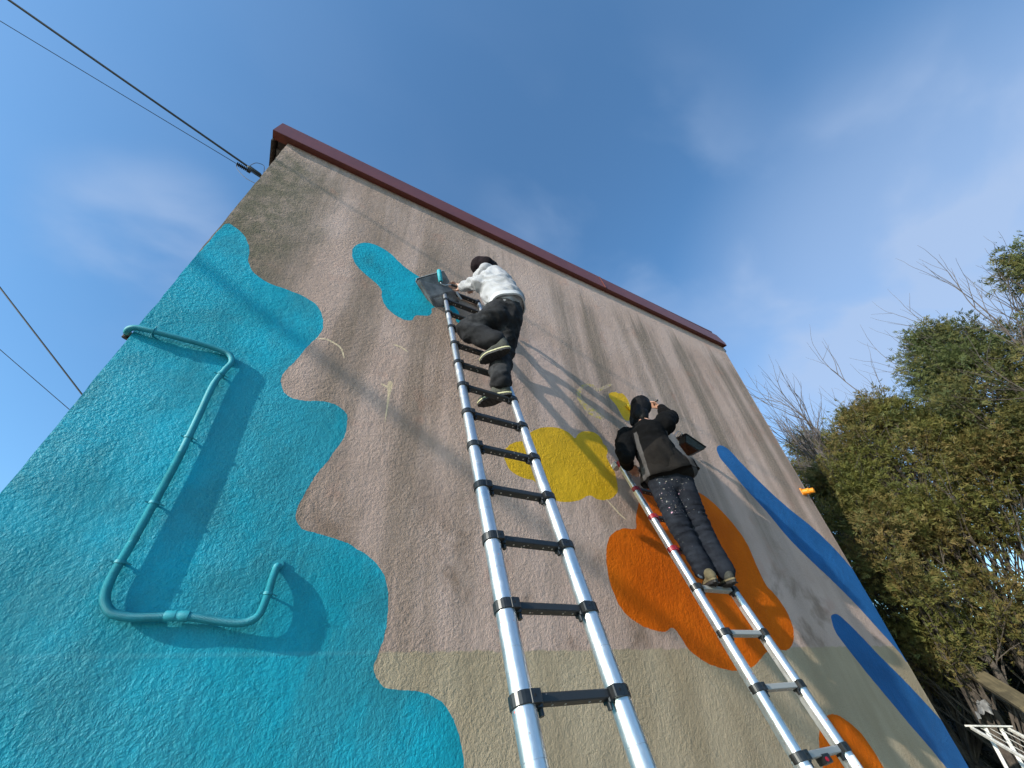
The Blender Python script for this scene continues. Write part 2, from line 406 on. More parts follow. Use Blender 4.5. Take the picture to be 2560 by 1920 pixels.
def paint_mat(name, c1, c2, rough=.5, spec=.5, low=None, dirt=0.0):
    m = NT(name)
    x, y, z = m.xyz(m.pos)[0:3]
    f = m.step(m.noise(m.pos, 1.6, 4, .6, .3), .34, .66)
    c = m.mix(m.math('ADD', f, 0.0), c1, c2)
    thin = m.step(m.noise(m.pos, 38, 3, .7), .63, .72, 0, .22)
    c = m.mix(thin, c, tuple(v * .72 for v in c1))
    roll = m.step(m.noise(m.pos, 5, 4, .65), .35, .65, .94, 1.05)
    fine = m.math('MULTIPLY', roll, m.step(m.noise(m.pos, 120, 2, .6), .3, .7, .92, 1.06))
    if low:
        line = m.math('MULTIPLY', m.step(z, 1.858, 1.874), m.step(z, 1.890, 1.874))
        c = m.mix(m.math('MULTIPLY', line, .09), c, (.25, .55, .58))
    if dirt:
        d = m.math('MULTIPLY', m.step(m.noise(m.map(m.pos, (1.4, 1, .8), (5, 0, 2)), 1.5, 4, .65, .3), .44, .62), dirt)
        c = m.mix(d, c, (.055, .155, .165))
    v = m.n('ShaderNodeVectorMath', operation='SCALE')
    m.put(v.inputs[0], c); m.put(v.inputs['Scale'], fine)
    m.set(Base_Color=v.outputs[0], Roughness=rough, Normal=stucco_relief(m))
    m.b.inputs['Specular IOR Level'].default_value = spec
    return m.mat

M = {}
M['wall'] = wall_mat()
M['turq'] = paint_mat('turquoise_paint', (.004, .250, .325), (.004, .345, .465), .55, .25, True, .28)
M['yellow'] = paint_mat('yellow_paint', (.54, .315, .010), (.63, .37, .016), .6, .2)
M['orange'] = paint_mat('orange_paint', (.53, .098, .003), (.60, .122, .004), .65, .1)
M['blue'] = paint_mat('blue_paint', (.014, .092, .250), (.018, .115, .310), .6, .2)
M['scratch'] = plain('bare_render', (.62, .47, .30), .9, 0, .15, 30, .004, 90)
def ring_mat():
    m = NT('thin_yellow_paint')
    f = m.step(m.noise(m.pos, 32, 3, .6), .46, .66)
    m.set(Base_Color=m.mix(f, (.40, .285, .20), (.44, .33, .05)), Roughness=.7, Normal=stucco_relief(m))
    return m.mat
M['ring'] = ring_mat()
M['maroon'] = plain('maroon_sheet_metal', (.135, .034, .022), .42, .0, .10, 3)
M['dark'] = plain('dark_timber', (.035, .028, .024), .8, 0, .3, 12, .004, 40)
M['greygutter'] = plain('grey_gutter_metal', (.22, .23, .24), .45, .6, .1, 5)
M['brownwood'] = plain('brown_board', (.16, .085, .05), .75, 0, .25, 9, .003, 50)
M['slate'] = plain('roof_sheet', (.10, .03, .03), .6)
M['conduit'] = plain('turquoise_coated_conduit', (.010, .24, .30), .62, 0, .12, 14)
M['blackpl'] = plain('black_plastic', (.012, .013, .014), .38, 0, .3, 60)
M['redpl'] = plain('dark_red_plastic', (.22, .012, .022), .4, 0, .1, 60)
M['rubber'] = plain('black_cable_rubber', (.012, .012, .013), .6)
M['orangepl'] = plain('orange_plastic', (.75, .25, .01), .45)
M['black'] = plain('matt_black', (.006, .006, .006), .8)
M['whitepaint'] = plain('white_painted_metal', (.62, .60, .55), .5, 0, .15, 20)

def alu_mat(name, base=(.62, .63, .64)):
    m = NT(name)
    br = m.noise(m.map(m.pos, (220, 220, 6)), 1, 3, .6)
    col = m.mix(m.step(br, .3, .7), tuple(c * .93 for c in base), base)
    # specks of mural paint and scuffs
    sp = m.vor(m.pos, 34, 'F1', 'Distance')
    gate = m.step(m.noise(m.pos, 7, 2, .5), .54, .60)
    speck = m.math('MULTIPLY', m.step(sp, .14, .10), gate)
    vc = m.vor(m.pos, 34, 'F1', 'Color')
    h = m.xyz(vc)[0]
    pc = m.mix(m.step(h, .5, .51), (.45, .04, .03), (.03, .035, .06))
    col = m.mix(m.math('MULTIPLY', speck, .85), col, pc)
    smudge = m.step(m.noise(m.pos, 11, 4, .7), .45, .75, 0, .16)
    rough = m.math('ADD', m.math('ADD', m.math('MULTIPLY', br, .12), smudge), m.math('ADD', .30, m.math('MULTIPLY', speck, .3)))
    m.set(Base_Color=col, Metallic=m.math('SUBTRACT', .92, m.math('MULTIPLY', speck, .9)), Roughness=rough,
          Normal=m.bump(br, .0006, .5))
    return m.mat
M['alu'] = alu_mat('brushed_aluminium')
def rung_mat(name, base, sp=.02):
    m = NT(name)
    s = m.vor(m.pos, 46, 'F1', 'Distance')
    gate = m.step(m.noise(m.pos, 9, 2, .5), .50, .56)
    f = m.math('MULTIPLY', m.step(s, .17, .11), gate)
    hue = m.xyz(m.vor(m.pos, 46, 'F1', 'Color'))[1]
    pc = m.mix(m.step(hue, .5, .52), (.55, .50, .42), (.45, .30, .28))
    m.set(Base_Color=m.mix(f, base, pc), Roughness=.5, Normal=m.bump(m.noise(m.pos, 90, 2, .5), .0008, .6))
    return m.mat
M['rung'] = rung_mat('black_rung_spotted_with_paint', (.016, .017, .019))
M['rungalu'] = rung_mat('grey_rung', (.30, .30, .29))
# ------------------------------------------------------------------ ground
def ground_h(x, y):
    """yard is level; beyond the house the ground climbs to a low wooded bank"""
    t = min(max((x - 7.6) / 6.0, 0), 1)
    h = (t * t * (3 - 2 * t)) * 1.75
    t2 = min(max((math.hypot(x, y) - 60) / 200, 0), 1)
    return h * (1 - t2)
def make_ground():
    xs = [-900, -300, -100, -40, -20, -10, -5] + [(-2 + i * .5) for i in range(0, 60)] + [32, 40, 60, 100, 200, 400, 900]
    ys = [-900, -300, -100, -40, -20] + [(-14 + i * .7) for i in range(0, 50)] + [24, 30, 45, 80, 200, 400, 900]
    vs = []
    for y in ys:
        for x in xs:
            z = ground_h(x, y)
            if 6.5 < x < 30: z += .10 * (noise.noise(Vector((x * .7, y * .7, 0)))) * min(1, (x - 6.5))
            vs.append((x, y, z))
    n = len(xs)
    fs = [(j * n + i, j * n + i + 1, (j + 1) * n + i + 1, (j + 1) * n + i) for j in range(len(ys) - 1) for i in range(n - 1)]
    m = NT('soil_and_leaf_litter')
    a = m.step(m.noise(m.pos, 1.3, 6, .7), .35, .65)
    b = m.step(m.noise(m.pos, 22, 4, .7), .35, .65)
    c = m.mix(a, (.052, .042, .028), (.085, .075, .045))
    c = m.mix(m.math('MULTIPLY', b, .6), c, (.13, .10, .065))
    m.set(Base_Color=c, Roughness=.95, Normal=m.bump(m.noise(m.pos, 18, 5, .7), .05))
    o = obj('ground', vs, fs, m.mat, None, True)
    tag(o, 'bare brown soil with leaf litter round the house', kind='structure')
make_ground()
def make_yard():  # unseen yard, laid pale to bounce sunlight onto the wall
    m = NT('pale_bounce_gravel')
    c = m.mix(m.step(m.noise(m.pos, 2.0, 5, .65), .35, .65), (.34, .30, .25), (.46, .42, .35))
    c = m.mix(m.math('MULTIPLY', m.step(m.vor(m.pos, 38), .15, .5), .5), c, (.26, .235, .20))
    m.set(Base_Color=c, Roughness=.95, Normal=m.bump(m.noise(m.pos, 45, 4, .7), .012))
    o = obj('yard', [(-14, -14, .004), (6.4, -14, .004), (6.4, 2.39, .004), (-14, 2.39, .004)], [(0, 1, 2, 3)], m.mat)
    tag(o, 'unseen pale gravel yard added in front of the painted wall to bounce light', kind='structure')
make_yard()

# ------------------------------------------------------------------ building
YW = 2.4
XL, XR, ZT = -1.092, 6.157, 6.62
house = empty('painted_house', (XL, YW, 0))
tag(house, 'tall stuccoed house wall with an unfinished mural of colourful blobs', 'house')

def build_wall():
    r = random.Random(3)
    outline = []
    n = 90
    for i in range(n + 1):                      # left edge, top to bottom, hand-finished so never dead straight
        z = ZT - ZT * i / n
        outline.append((XL + .005 * noise.noise(Vector((0, 0, z * 6))) + .004 * noise.noise(Vector((3, 0, z * 21))), z))
    m_ = 80
    for i in range(m_ + 1):
        z = ZT * i / m_
        outline.append((XR + .005 * noise.noise(Vector((9, 0, z * 5))) + .004 * noise.noise(Vector((7, 0, z * 19))), z))
    shapes = []
    def ragged(pts):
        o_ = []
        for p in pts:
            q = Vector((p[0] * 17, p[1] * 17, 0)); q2 = q * 3.1
            o_.append((float(p[0]) + .0045 * noise.noise(q) + .0030 * noise.noise(q2), float(p[1]) + .0045 * noise.noise(q + Vector((9, 0, 0))) + .0030 * noise.noise(q2 + Vector((9, 0, 0)))))
        return o_
    def closed(key, mat, nm, lab, sub=7, sm=True):
        pts = smooth_path(globals()[key], sub, True) if sm else globals()[key]
        shapes.append((ragged(pts), mat, nm, lab))
    tq = ragged(smooth_path(SH_turq, 10)) + [(.4, -.4), (-1.6, -.4), (-1.6, SH_turq[0][1])]
    shapes.append((tq, 'turq', 'turquoise_area', 'large turquoise area with a wavy edge along the left of the wall'))
    closed('SH_turq2', 'turq', 'turquoise_blob', 'unfinished turquoise blob behind the paint tray')
    closed('SH_yel', 'yellow', 'yellow_blob', 'yellow cloud shaped blob behind the front ladder')
    closed('SH_yel2', 'yellow', 'yellow_patch', 'fresh yellow patch beside the black haired painter')
    closed('SH_ring', 'ring', 'yellow_outline', 'thin yellow outline of a shape not yet filled', 3)
    closed('SH_or', 'orange', 'orange_blob', 'large orange blob of four lobes behind the second ladder')
    closed('SH_or2', 'orange', 'orange_blob', 'smaller orange blob low on the wall')
    closed('SH_blue', 'blue', 'blue_stripe', 'upper blue stripe running off the far edge of the wall')
    closed('SH_blue2', 'blue', 'blue_stripe', 'lower blue stripe reaching down to the ground')
    for k in ('SH_scr1', 'SH_scr2', 'SH_scr3', 'SH_scr4', 'SH_scr5'):
        closed(k, 'scratch', 'scratch', 'pale scratch in the stucco', 2)
    co, faces = [], []
    def addpoly(p):
        if sum(p[i - 1][0] * p[i][1] - p[i][0] * p[i - 1][1] for i in range(len(p))) < 0: p = p[::-1]
        b = len(co)
        co.extend(Vector((a, c)) for a, c in p)
        faces.append(list(range(b, b + len(p))))
    addpoly(outline)
    for s in shapes: addpoly(s[0])
    # a loose grid keeps the triangles from getting long and thin
    for i in range(1, 29):
        for j in range(1, 26):
            co.append(Vector((XL + (XR - XL) * i / 29 + r.uniform(-.04, .04), ZT * j / 26 + r.uniform(-.04, .04))))
    V2, E2, F2, ov, oe, of = delaunay_2d_cdt(co, [], faces, 1, 1e-5, True)
    groups = {}
    for f, src in zip(F2, of):
        if 0 not in src: continue
        ids = [k for k in src if k > 0]
        groups.setdefault(max(ids) if ids else 0, []).append(f)
    def mk(fl, name, mat, parent):
        used = sorted({i for f in fl for i in f})
        ix = {k: n for n, k in enumerate(used)}
        vs = [(V2[k][0], YW, V2[k][1]) for k in used]
        fs = []
        for f in fl:
            a, b, c = [V2[i] for i in f[:3]]
            ccw = (b[0] - a[0]) * (c[1] - a[1]) - (b[1] - a[1]) * (c[0] - a[0])
            g = tuple(ix[i] for i in f)
            fs.append(g if ccw > 0 else g[::-1])            # normals face -y
        return vs, fs
    vs, fs = mk(groups[0], 'wall', 'wall', house)
    # edges turned back round the corner, then the body of the house
    b = len(vs)
    for (x, z) in outline: vs.append((x, YW, z))
    for (x, z) in outline: vs.append((x, YW + .06, z))
    n = len(outline)
    for i in range(n - 1):
        fs.append((b + i, b + i + 1, b + n + i + 1, b + n + i))
    x0, x1, y0, y1 = XL + .004, XR - .004, YW + .055, 7.6
    c = len(vs)
    vs += [(x0, y0, 0), (x0, y1, 0), (x1, y1, 0), (x1, y0, 0), (x0, y0, ZT), (x0, y1, ZT), (x1, y1, ZT), (x1, y0, ZT)]
    fs += [(c + 0, c + 4, c + 5, c + 1), (c + 1, c + 5, c + 6, c + 2), (c + 2, c + 6, c + 7, c + 3)]
    wall = obj('wall', vs, fs, M['wall'], house)
    for k, s in enumerate(shapes, 1):
        if k in groups:
            v, f = mk(groups[k], s[2], s[1], wall)
            o = obj(s[2], v, f, M[s[1]], wall)
            tag(o, s[3])
    return wall
wall = build_wall()

def build_roof():
    # maroon verge flashing: leaning face, lip below, chamfered far end, one seam
    zb, zt, yb, yt = 6.490, 6.835, 2.330, 2.376
    xl = -1.241
    def face(x0, x1, x1t, nm):
        mb = MB()
        th = .012
        ztr = zt if x1t == x1 else zt - .05
        p = [(x0, yb, zb), (x1, yb, zb), (x1 + (0 if x1t == x1 else .035), yb + .017, zb + .10), (x1t, yt - .002, ztr), (x0, yt, zt)]
        q = [(a, y + th, z) for a, y, z in p]
        n = len(p)
        mb.add(p + q, [tuple(range(n)), tuple(range(2 * n - 1, n - 1, -1))] + [(i, i + n, (i + 1) % n + n, (i + 1) % n) for i in range(n)])
        mb.add([(x0, yb + .002, zb + .002), (x1, yb + .002, zb + .002), (x1, YW + .03, zb + .006), (x0, YW + .03, zb + .006),
                (x0, yb + .002, zb - .006), (x1, yb + .002, zb - .006), (x1, YW - .045, zb - .004), (x0, YW - .045, zb - .004)],
               [(0, 1, 2, 3), (4, 7, 6, 5), (0, 4, 5, 1), (3, 2, 6, 7), (0, 3, 7, 4), (1, 5, 6, 2)])
        return mb.build(nm, M['maroon'], house)
    a = face(xl, 3.318, 3.318, 'verge_flashing')
    b = face(3.324, 6.185, 6.13, 'verge_flashing')
    MB().obox((3.320, (yb + yt) / 2 - .004, (zb + zt) / 2), (.012, 0, 0), (0, .0235, .17), (0, -.004, .0005), bevel=0).build('seam_strip', M['maroon'], a)
    # roof sheet on top, falling gently away from the wall
    MB().add([(xl, yt, zt), (6.03, yt, zt), (6.03, 7.9, zt - .5), (xl, 7.9, zt - .5), (xl, yt, zt - .03), (6.03, yt, zt - .03), (6.03, 7.9, zt - .53), (xl, 7.9, zt - .53)],
             [(0, 1, 2, 3), (7, 6, 5, 4), (0, 4, 5, 1), (1, 5, 6, 2), (2, 6, 7, 3), (3, 7, 4, 0)]).build('roof', M['slate'], house)
    # eaves on the left side: dark open end, rafter end, grey trim, brown board
    MB().obox((-1.166, 5.0, 6.66), (.070, 0, 0), (0, 2.55, 0), (0, 0, .012)).build('soffit', M['dark'], house)
    MB().obox((-1.150, 2.49, 6.585), (.045, 0, 0), (0, .045, 0), (0, 0, .05)).build('rafter_end', M['dark'], house)
    MB().obox((-1.232, 5.05, 6.60), (.007, 0, 0), (0, 2.63, 0), (0, 0, .16)).build('fascia_board', M['dark'], house)
    MB().obox((-1.160, 2.62, 6.59), (.055, 0, 0), (0, .06, 0), (0, 0, .012)).build('trim_board', M['greygutter'], house)
    MB().obox((-1.165, 4.9, 6.50), (.052, 0, 0), (0, 2.2, 0), (0, 0, .014)).build('eaves_board', M['brownwood'], house)
    # grey gutter end peeping out past the far corner
    pts = [(6.215, 2.42, 6.47), (6.215, 7.7, 6.40)]
    MB().tube(pts, .055, 10).build('gutter', M['greygutter'], house, True)
    MB().tube([(6.20, 2.47, 6.40), (6.19, 2.47, 6.25), (6.17, 2.50, 6.18)], .018, 8).build('gutter_bracket', M['dark'], house, True)
build_roof()

# ------------------------------------------------------------------ conduit on the wall
def build_conduit():
    path = smooth_path(PIPE, 14)
    P = [Vector(p) for p in path]
    # even spacing
    L = [0]
    for a, b in zip(P, P[1:]): L.append(L[-1] + (b - a).length)
    step = .00115; k = 0; Q = []
    s = 0
    while s < L[-1]:
        while L[k + 1] < s: k += 1
        t = (s - L[k]) / max(L[k + 1] - L[k], 1e-9)
        Q.append(P[k].lerp(P[k + 1], t)); s += step
    # light smoothing
    for _ in range(30):
        Q = [Q[0]] + [(Q[i - 1] + Q[i] * 2 + Q[i + 1]) / 4 for i in range(1, len(Q) - 1)] + [Q[-1]]
    rad = [.0172 + (.0008 if q.z < 2.75 else .0002) * math.sin(2 * math.pi * i / 4.0) for i, q in enumerate(Q)]
    root = empty('wall_conduit', tuple(Q[len(Q) // 2]))
    tag(root, 'corrugated conduit painted turquoise, bent like a hook on the wall', 'conduit')
    MB().tube(Q, rad, 12).build('pipe', M['conduit'], root, True)
    def near(p):
        p = Vector(p)
        j = min(range(len(Q)), key=lambda i: (Q[i] - p).length)
        t = (Q[min(j + 9, len(Q) - 1)] - Q[max(j - 9, 0)]).normalized()
        return Q[j], t
    for p in CLIPS:
        q, t = near(p)
        mb = MB().tube([q - t * .006, q + t * .006], .0212, 14)
        horiz = abs(t.x) > .7
        side = Vector((0, 0, -1)) if horiz else Vector((1, 0, 0))
        mb.tube([q + side * .016 + Vector((0, -.004, 0)), q + side * .040 + Vector((0, .008, -.006))], .0035, 6)
        mb.tube([q - side * .018, q - side * .034 + Vector((0, -.004, .003))], .0045, 6)
        mb.tube([q + side * .01 + Vector((0, .012, 0)), Vector((q.x + side.x * .012, YW + .01, q.z + side.z * .012))], .005, 6)
        mb.build('clip', M['conduit'], root, True)
    q, t = near((-.302, 2.365, 2.02))
    MB().tube([q - t * .045, q - t * .043, q - t * .006, q - t * .005, q + t * .006, q + t * .008, q + t * .040, q + t * .042],
              [.0190, .0205, .0205, .0195, .0195, .0212, .0212, .0190], 16).build('coupling', M['conduit'], root, True)
    q = Q[-1]
    MB().tube([Vector((q.x, YW - .012, q.z + .006)), Vector((q.x, YW + .01, q.z + .006))], .024, 14).build('wall_ring', M['conduit'], root, True)
    # darker sealed bend where it comes round the corner
    MB().tube([Q[0] + Vector((-.004, 0, -.03)), Q[6], Q[44]], [.019, .0205, .019], 12).build('corner_sleeve', M['dark'], root, True)
build_conduit()

def build_stub():
    root = empty('plastic_pipe_stub', (6.035, 2.40, 3.62))
    tag(root, 'small orange plastic pipe stub sticking out near the far wall edge', 'pipe')
    a, b = Vector((6.02, 2.41, 3.632)), Vector((6.045, 2.27, 3.605))
    d = (b - a).normalized()
    MB().tube([a, a + d * .03, a + d * .032, a + d * .075, a + d * .077, b, b - d * .03], [.030, .030, .036, .036, .030, .034, .027], 16, caps=False).build('socket', M['orangepl'], root, True)
    MB().tube([a + d * .075, a + d * .092], .043, 8).build('collar', M['orangepl'], root)
    MB().obox((6.025, YW - .006, 3.63), (.045, 0, 0), (0, .006, 0), (0, 0, .045)).build('wall_plate', M['orangepl'], root)
    MB().tube([b - d * .018, b - d * .012], .0275, 16).build('dark_mouth', M['black'], root)
build_stub()
# a dead twig wedged at the far edge of the upper blue stripe
# ------------------------------------------------------------------ overhead cables
def cable(name, label, pts, r, group, extra=None):
    root = empty(name, tuple(pts[-1]))
    tag(root, label, 'cable', group)
    MB().tube(smooth_path(pts, 10), r, 8).build('line', M['rubber'], root, True)
    return root
def sagline(a, b, sag, n=9):
    a, b = Vector(a), Vector(b)
    return [tuple(a.lerp(b, i / (n - 1)) - Vector((0, 0, sag * 4 * (i / (n - 1)) * (1 - i / (n - 1))))) for i in range(n)]
A1 = Vector((-1.325, 2.64, 6.115)); A2 = Vector((-3.46, 2.46, 6.885))
d1 = (A1 - A2).normalized()
c1 = cable('overhead_cable', 'thick black cable running up to the top left house corner',
           sagline(A1 - d1 * 14, A1 + d1 * .02, .10), .0105, 'cables running to the house corner')
dead = MB()
q = A1
dead.tube([q - d1 * .02, q, q + d1 * .11, q + d1 * .13, q + d1 * .20], [.012, .021, .021, .010, .010], 10)
dead.tube([q + d1 * .02 + Vector((0, 0, -.03)), q + d1 * .13 + Vector((0, 0, -.03))], .008, 6)
dead.build('strain_clamp', M['blackpl'], c1, True)
loop = [q + Vector((.0, -.02, .01)), q + Vector((.04, -.05, .055)), q + Vector((.11, -.06, .05)), q + Vector((.135, -.04, -.02)), q + Vector((.14, 0, -.07))]
MB().tube(smooth_path(loop, 6), .0028, 6).build('wire_loop', M['rubber'], c1, True)

B1 = Vector((-1.405, 2.58, 5.985)); B2 = Vector((-3.223, 2.40, 6.321))
d2 = (B1 - B2).normalized()
c2 = cable('overhead_cable', 'thin wire ending in a ribbed black insulator below the thick cable',
           sagline(B1 - d2 * 12, B1, .06), .0032, 'cables running to the house corner')
dI = (Vector((-1.290, 2.60, 5.985)) - B1).normalized()
ip, ir = [], []
for i in range(7):
    for s_, r_ in ((0, .009), (.004, .021), (.009, .021), (.013, .009)):
        ip.append(B1 + dI * (.004 + i * .0150 + s_)); ir.append(r_)
MB().tube(ip, ir, 12).build('insulator', M['blackpl'], c2, True)
MB().tube([ip[-1], ip[-1] + dI * .022], .022, 12).build('end_block', M['blackpl'], c2, True)
tail = [ip[6], Vector((-1.375, 2.55, 5.90)), Vector((-1.32, 2.52, 5.78)), Vector((-1.22, 2.50, 5.67)), Vector((-1.10, 2.47, 5.60))]
MB().tube(smooth_path(tail, 8), .0028, 6).build('tail_wire', M['rubber'], c2, True)
MB().tube([ip[-1] + dI * .02, Vector((-1.13, 2.60, 5.93))], .0022, 6).build('guy_wire', M['rubber'], c2, True)
C1 = Vector((-1.100, 2.46, 3.010)); C2 = Vector((-1.717, 2.40, 3.585))
d3 = (C1 - C2).normalized()
cable('overhead_cable', 'black cable meeting the turquoise edge of the house below the conduit',
      sagline(C1 - d3 * 12, C1, .10), .0036, 'cables running to the turquoise edge')
D1 = Vector((-1.100, 2.46, 2.915)); D2 = Vector((-1.486, 2.40, 3.165))
d4 = (D1 - D2).normalized()
cable('overhead_cable', 'thin wire meeting the turquoise edge just under the black cable',
      sagline(D1 - d4 * 12, D1, .06), .0016, 'cables running to the turquoise edge')

# two unseen cables added to cast the soft diagonal shadows on the wall
def shadow_cable(w0, h0, w1, h1, r, label):
    """straight cable whose sun shadow runs from w0 to w1 on the wall; h = how far in front of the wall it hangs"""
    s_ = Vector((4.8, 1, -1.9))
    a = Vector((w0[0], YW, w0[1])) - s_ * h0
    b = Vector((w1[0], YW, w1[1])) - s_ * h1
    d = (b - a)
    cable('overhead_cable', label, [tuple(a - d * .6), tuple(a), tuple(b), tuple(b + d * 5)], r, None)
shadow_cable((-1.1, 6.055), 1.25, (2.0, 4.97), 1.9, .015, 'unseen cable added left of the view to cast the upper wall shadow')
shadow_cable((-1.1, 4.242), 2.0, (1.6, 2.67), 2.6, .038, 'unseen thick cable added left of the view to cast the lower wall shadow')
# ------------------------------------------------------------------ telescopic ladders
def patch(C0, U, A, B, r, a0, a1, s0, s1, n=8):
    """piece of a cylinder skin: axis U from C0, angle measured from A towards B"""
    vs = []
    for s_ in (s0, s1):
        for k in range(n + 1):
            a = a0 + (a1 - a0) * k / n
            vs.append(C0 + U * s_ + A * math.cos(a) * r + B * math.sin(a) * r)
    fs = [(k, k + 1, n + 2 + k, n + 1 + k) for k in range(n)]
    return vs, fs

def ladder(label, P0, u, w, i0, i1, r0, dr, rungmat, collarmat, dshape=False, top=None):
    P0 = Vector(P0) + Vector((0, 0, 1.6)); u = Vector(u); W = Vector((w, 0, 0))
    U = u.normalized(); X = Vector((1, 0, 0)); N = X.cross(U).normalized()
    if N.y > 0: N = -N                                   # towards the viewer
    sp = u.length
    base = P0 + u * (i0 - .8) + W * .5
    root = empty('telescopic_ladder', (base.x, base.y, 0))
    tag(root, label, 'ladder')
    for side in (0, 1):
        o = P0 + W * side
        for i in range(i0 - 1, i1 + (1 if top else 0)):
            r = r0 - dr * i
            a = o + u * (i if i >= i0 else i0 - .8)
            b = o + u * (i + 1)
            if i == i1: b = o + u * (i + .12)
            L = (b - a).length
            pts, rr = [], []
            for s_, q in ((0, r), (L * .5 - .0016, r), (L * .5 - .0010, r - .0011), (L * .5 + .0010, r - .0011), (L * .5 + .0016, r), (L, r)):
                pts.append(a + U * s_); rr.append(q)
            mb = MB().tube(pts, rr, 24, side=N)
            if dshape:      # flat inner/back edge of the D-shaped profile
                inn = X * (1 if side == 0 else -1)
                mb.obox(a + U * (L / 2) - N * r * .45, U * (L / 2 - .002), X * r * .97, N * r * .52, bevel=.003)
            mb.build('rail_section', M['alu'], root, True)
            if not dshape:
                continue
        for i in range(i0 if i0 > -9 else 0, i1 + 1):
            r = r0 - dr * (i - 1)
            c = o + u * i
            rc = r + .0055
            inn = X * (1 if side == 0 else -1)
            mb = MB().tube([c - U * .019, c - U * .017, c + U * .017, c + U * .019], [rc - .002, rc, rc, rc - .002], 24, side=N)
            mb.obox(c + inn * rc * .62 + N * rc * .42, U * .0185, inn * rc * .48, N * rc * .60, bevel=.004)
            mb.obox(c + inn * (rc + .006) - U * .006, U * .018, inn * .012, N * .021, bevel=.004)
            # release tab under the rung
            mb.obox(c + inn * (rc + .012) - U * .033 + N * .004, U * .011, inn * .0065, N * .010, bevel=.003)
            col = mb.build('rung_collar', M[collarmat(i)], root, False)
            MB().tube([c + inn * rc * .50 + N * (rc * 1.02), c + inn * rc * .50 + N * (rc * 1.045)], .0048, 10).build('screw_hole', M['black'], col)
    for i in range(i0, i1 + 1):
        c = P0 + u * i
        r = r0 - dr * (i - 1) + .0055
        a = c + X * (r + .010); b = c + W - X * (r + .010)
        mid = (a + b) / 2; h = (b - a).length / 2
        hh = .0145
        mb = MB().obox(mid, X * h, N * .021, U * hh, bevel=.0035)
        for k in (-1, 0, 1):                            # tread ridges
            mb.obox(mid + U * (hh + .0004) + N * .010 * k, X * (h - .02), N * .0022, U * .0014)
        rg = mb.build('rung', M[rungmat(i)], root)
        sc_ = MB()
        for k in (-.62, -.25, .45, .78):
            p = mid + X * h * k - U * hh
            sc_.tube([p, p - U * .0012], .0042, 8)
        sc_.build('rivet', M['alu'], rg)
    for side in (0, 1):
        o = P0 + W * side + u * (i0 - .8)
        MB().tube([o - U * .03, o, o + U * .05], [r0 + dr * 7, r0 + dr * 7, r0 + dr * 6.5], 16).build('rubber_foot', M['blackpl'], root, True)
    return root, P0, U, X, N, sp

L1 = ladder('tall aluminium telescopic ladder with black rungs in front, carrying the painter in white',
            (.802, 1.374, .024), (-.003, .083, .278), .394, -5, 12, .0375, .00170,
            lambda i: 'rung', lambda i: 'blackpl', top=True)
root, P0, U, X, N, sp = L1
for side in (0, 1):
    p = P0 + X * .394 * side + U * sp * 12.12
    MB().tube([p, p + U * .02, p + U * .03], [.020, .020, .014], 14).build('end_cap', M['blackpl'], root, True)

L2 = ladder('aluminium telescopic ladder with dark red upper collars, under the painter in black',
            (2.531, 1.659, -.267), (.001, .089, .276), .405, -4, 7, .0330, .00185,
            lambda i: 'rung' if i >= 4 else 'rungalu', lambda i: 'redpl' if i >= 4 else 'blackpl', dshape=True, top=True)
root, P0, U, X, N, sp = L2
M['bumper'] = plain('grey_rubber_bumper', (.42, .38, .35), .7, 0, .15, 40)
for side in (0, 1):
    p = P0 + X * .405 * side + U * sp * 7.10
    MB().tube([p - U * .02, p + U * .012, p + U * .016], [.0275, .0275, .022], 14).build('end_cap', M['redpl'], root, True)
    MB().obox(p - N * .045 - X * (.012 if side == 0 else -.012) + U * .004, U * .026, X * .028, N * .030, bevel=.006).build('bumper', M['bumper'], root)
# lock block with red button on the lowest rung in view
c = P0 + X * .405 * .47 - U * .024
lk = MB().obox(c, X * .030, N * .024, U * .019, bevel=.004).build('lock_block', M['blackpl'], root)
M['redbtn'] = plain('red_button', (.55, .012, .03), .35)
MB().tube([c - X * .012 + N * .022 - U * .004, c - X * .012 + N * .028 - U * .004], .0095, 14).build('button', M['redbtn'], lk, True)
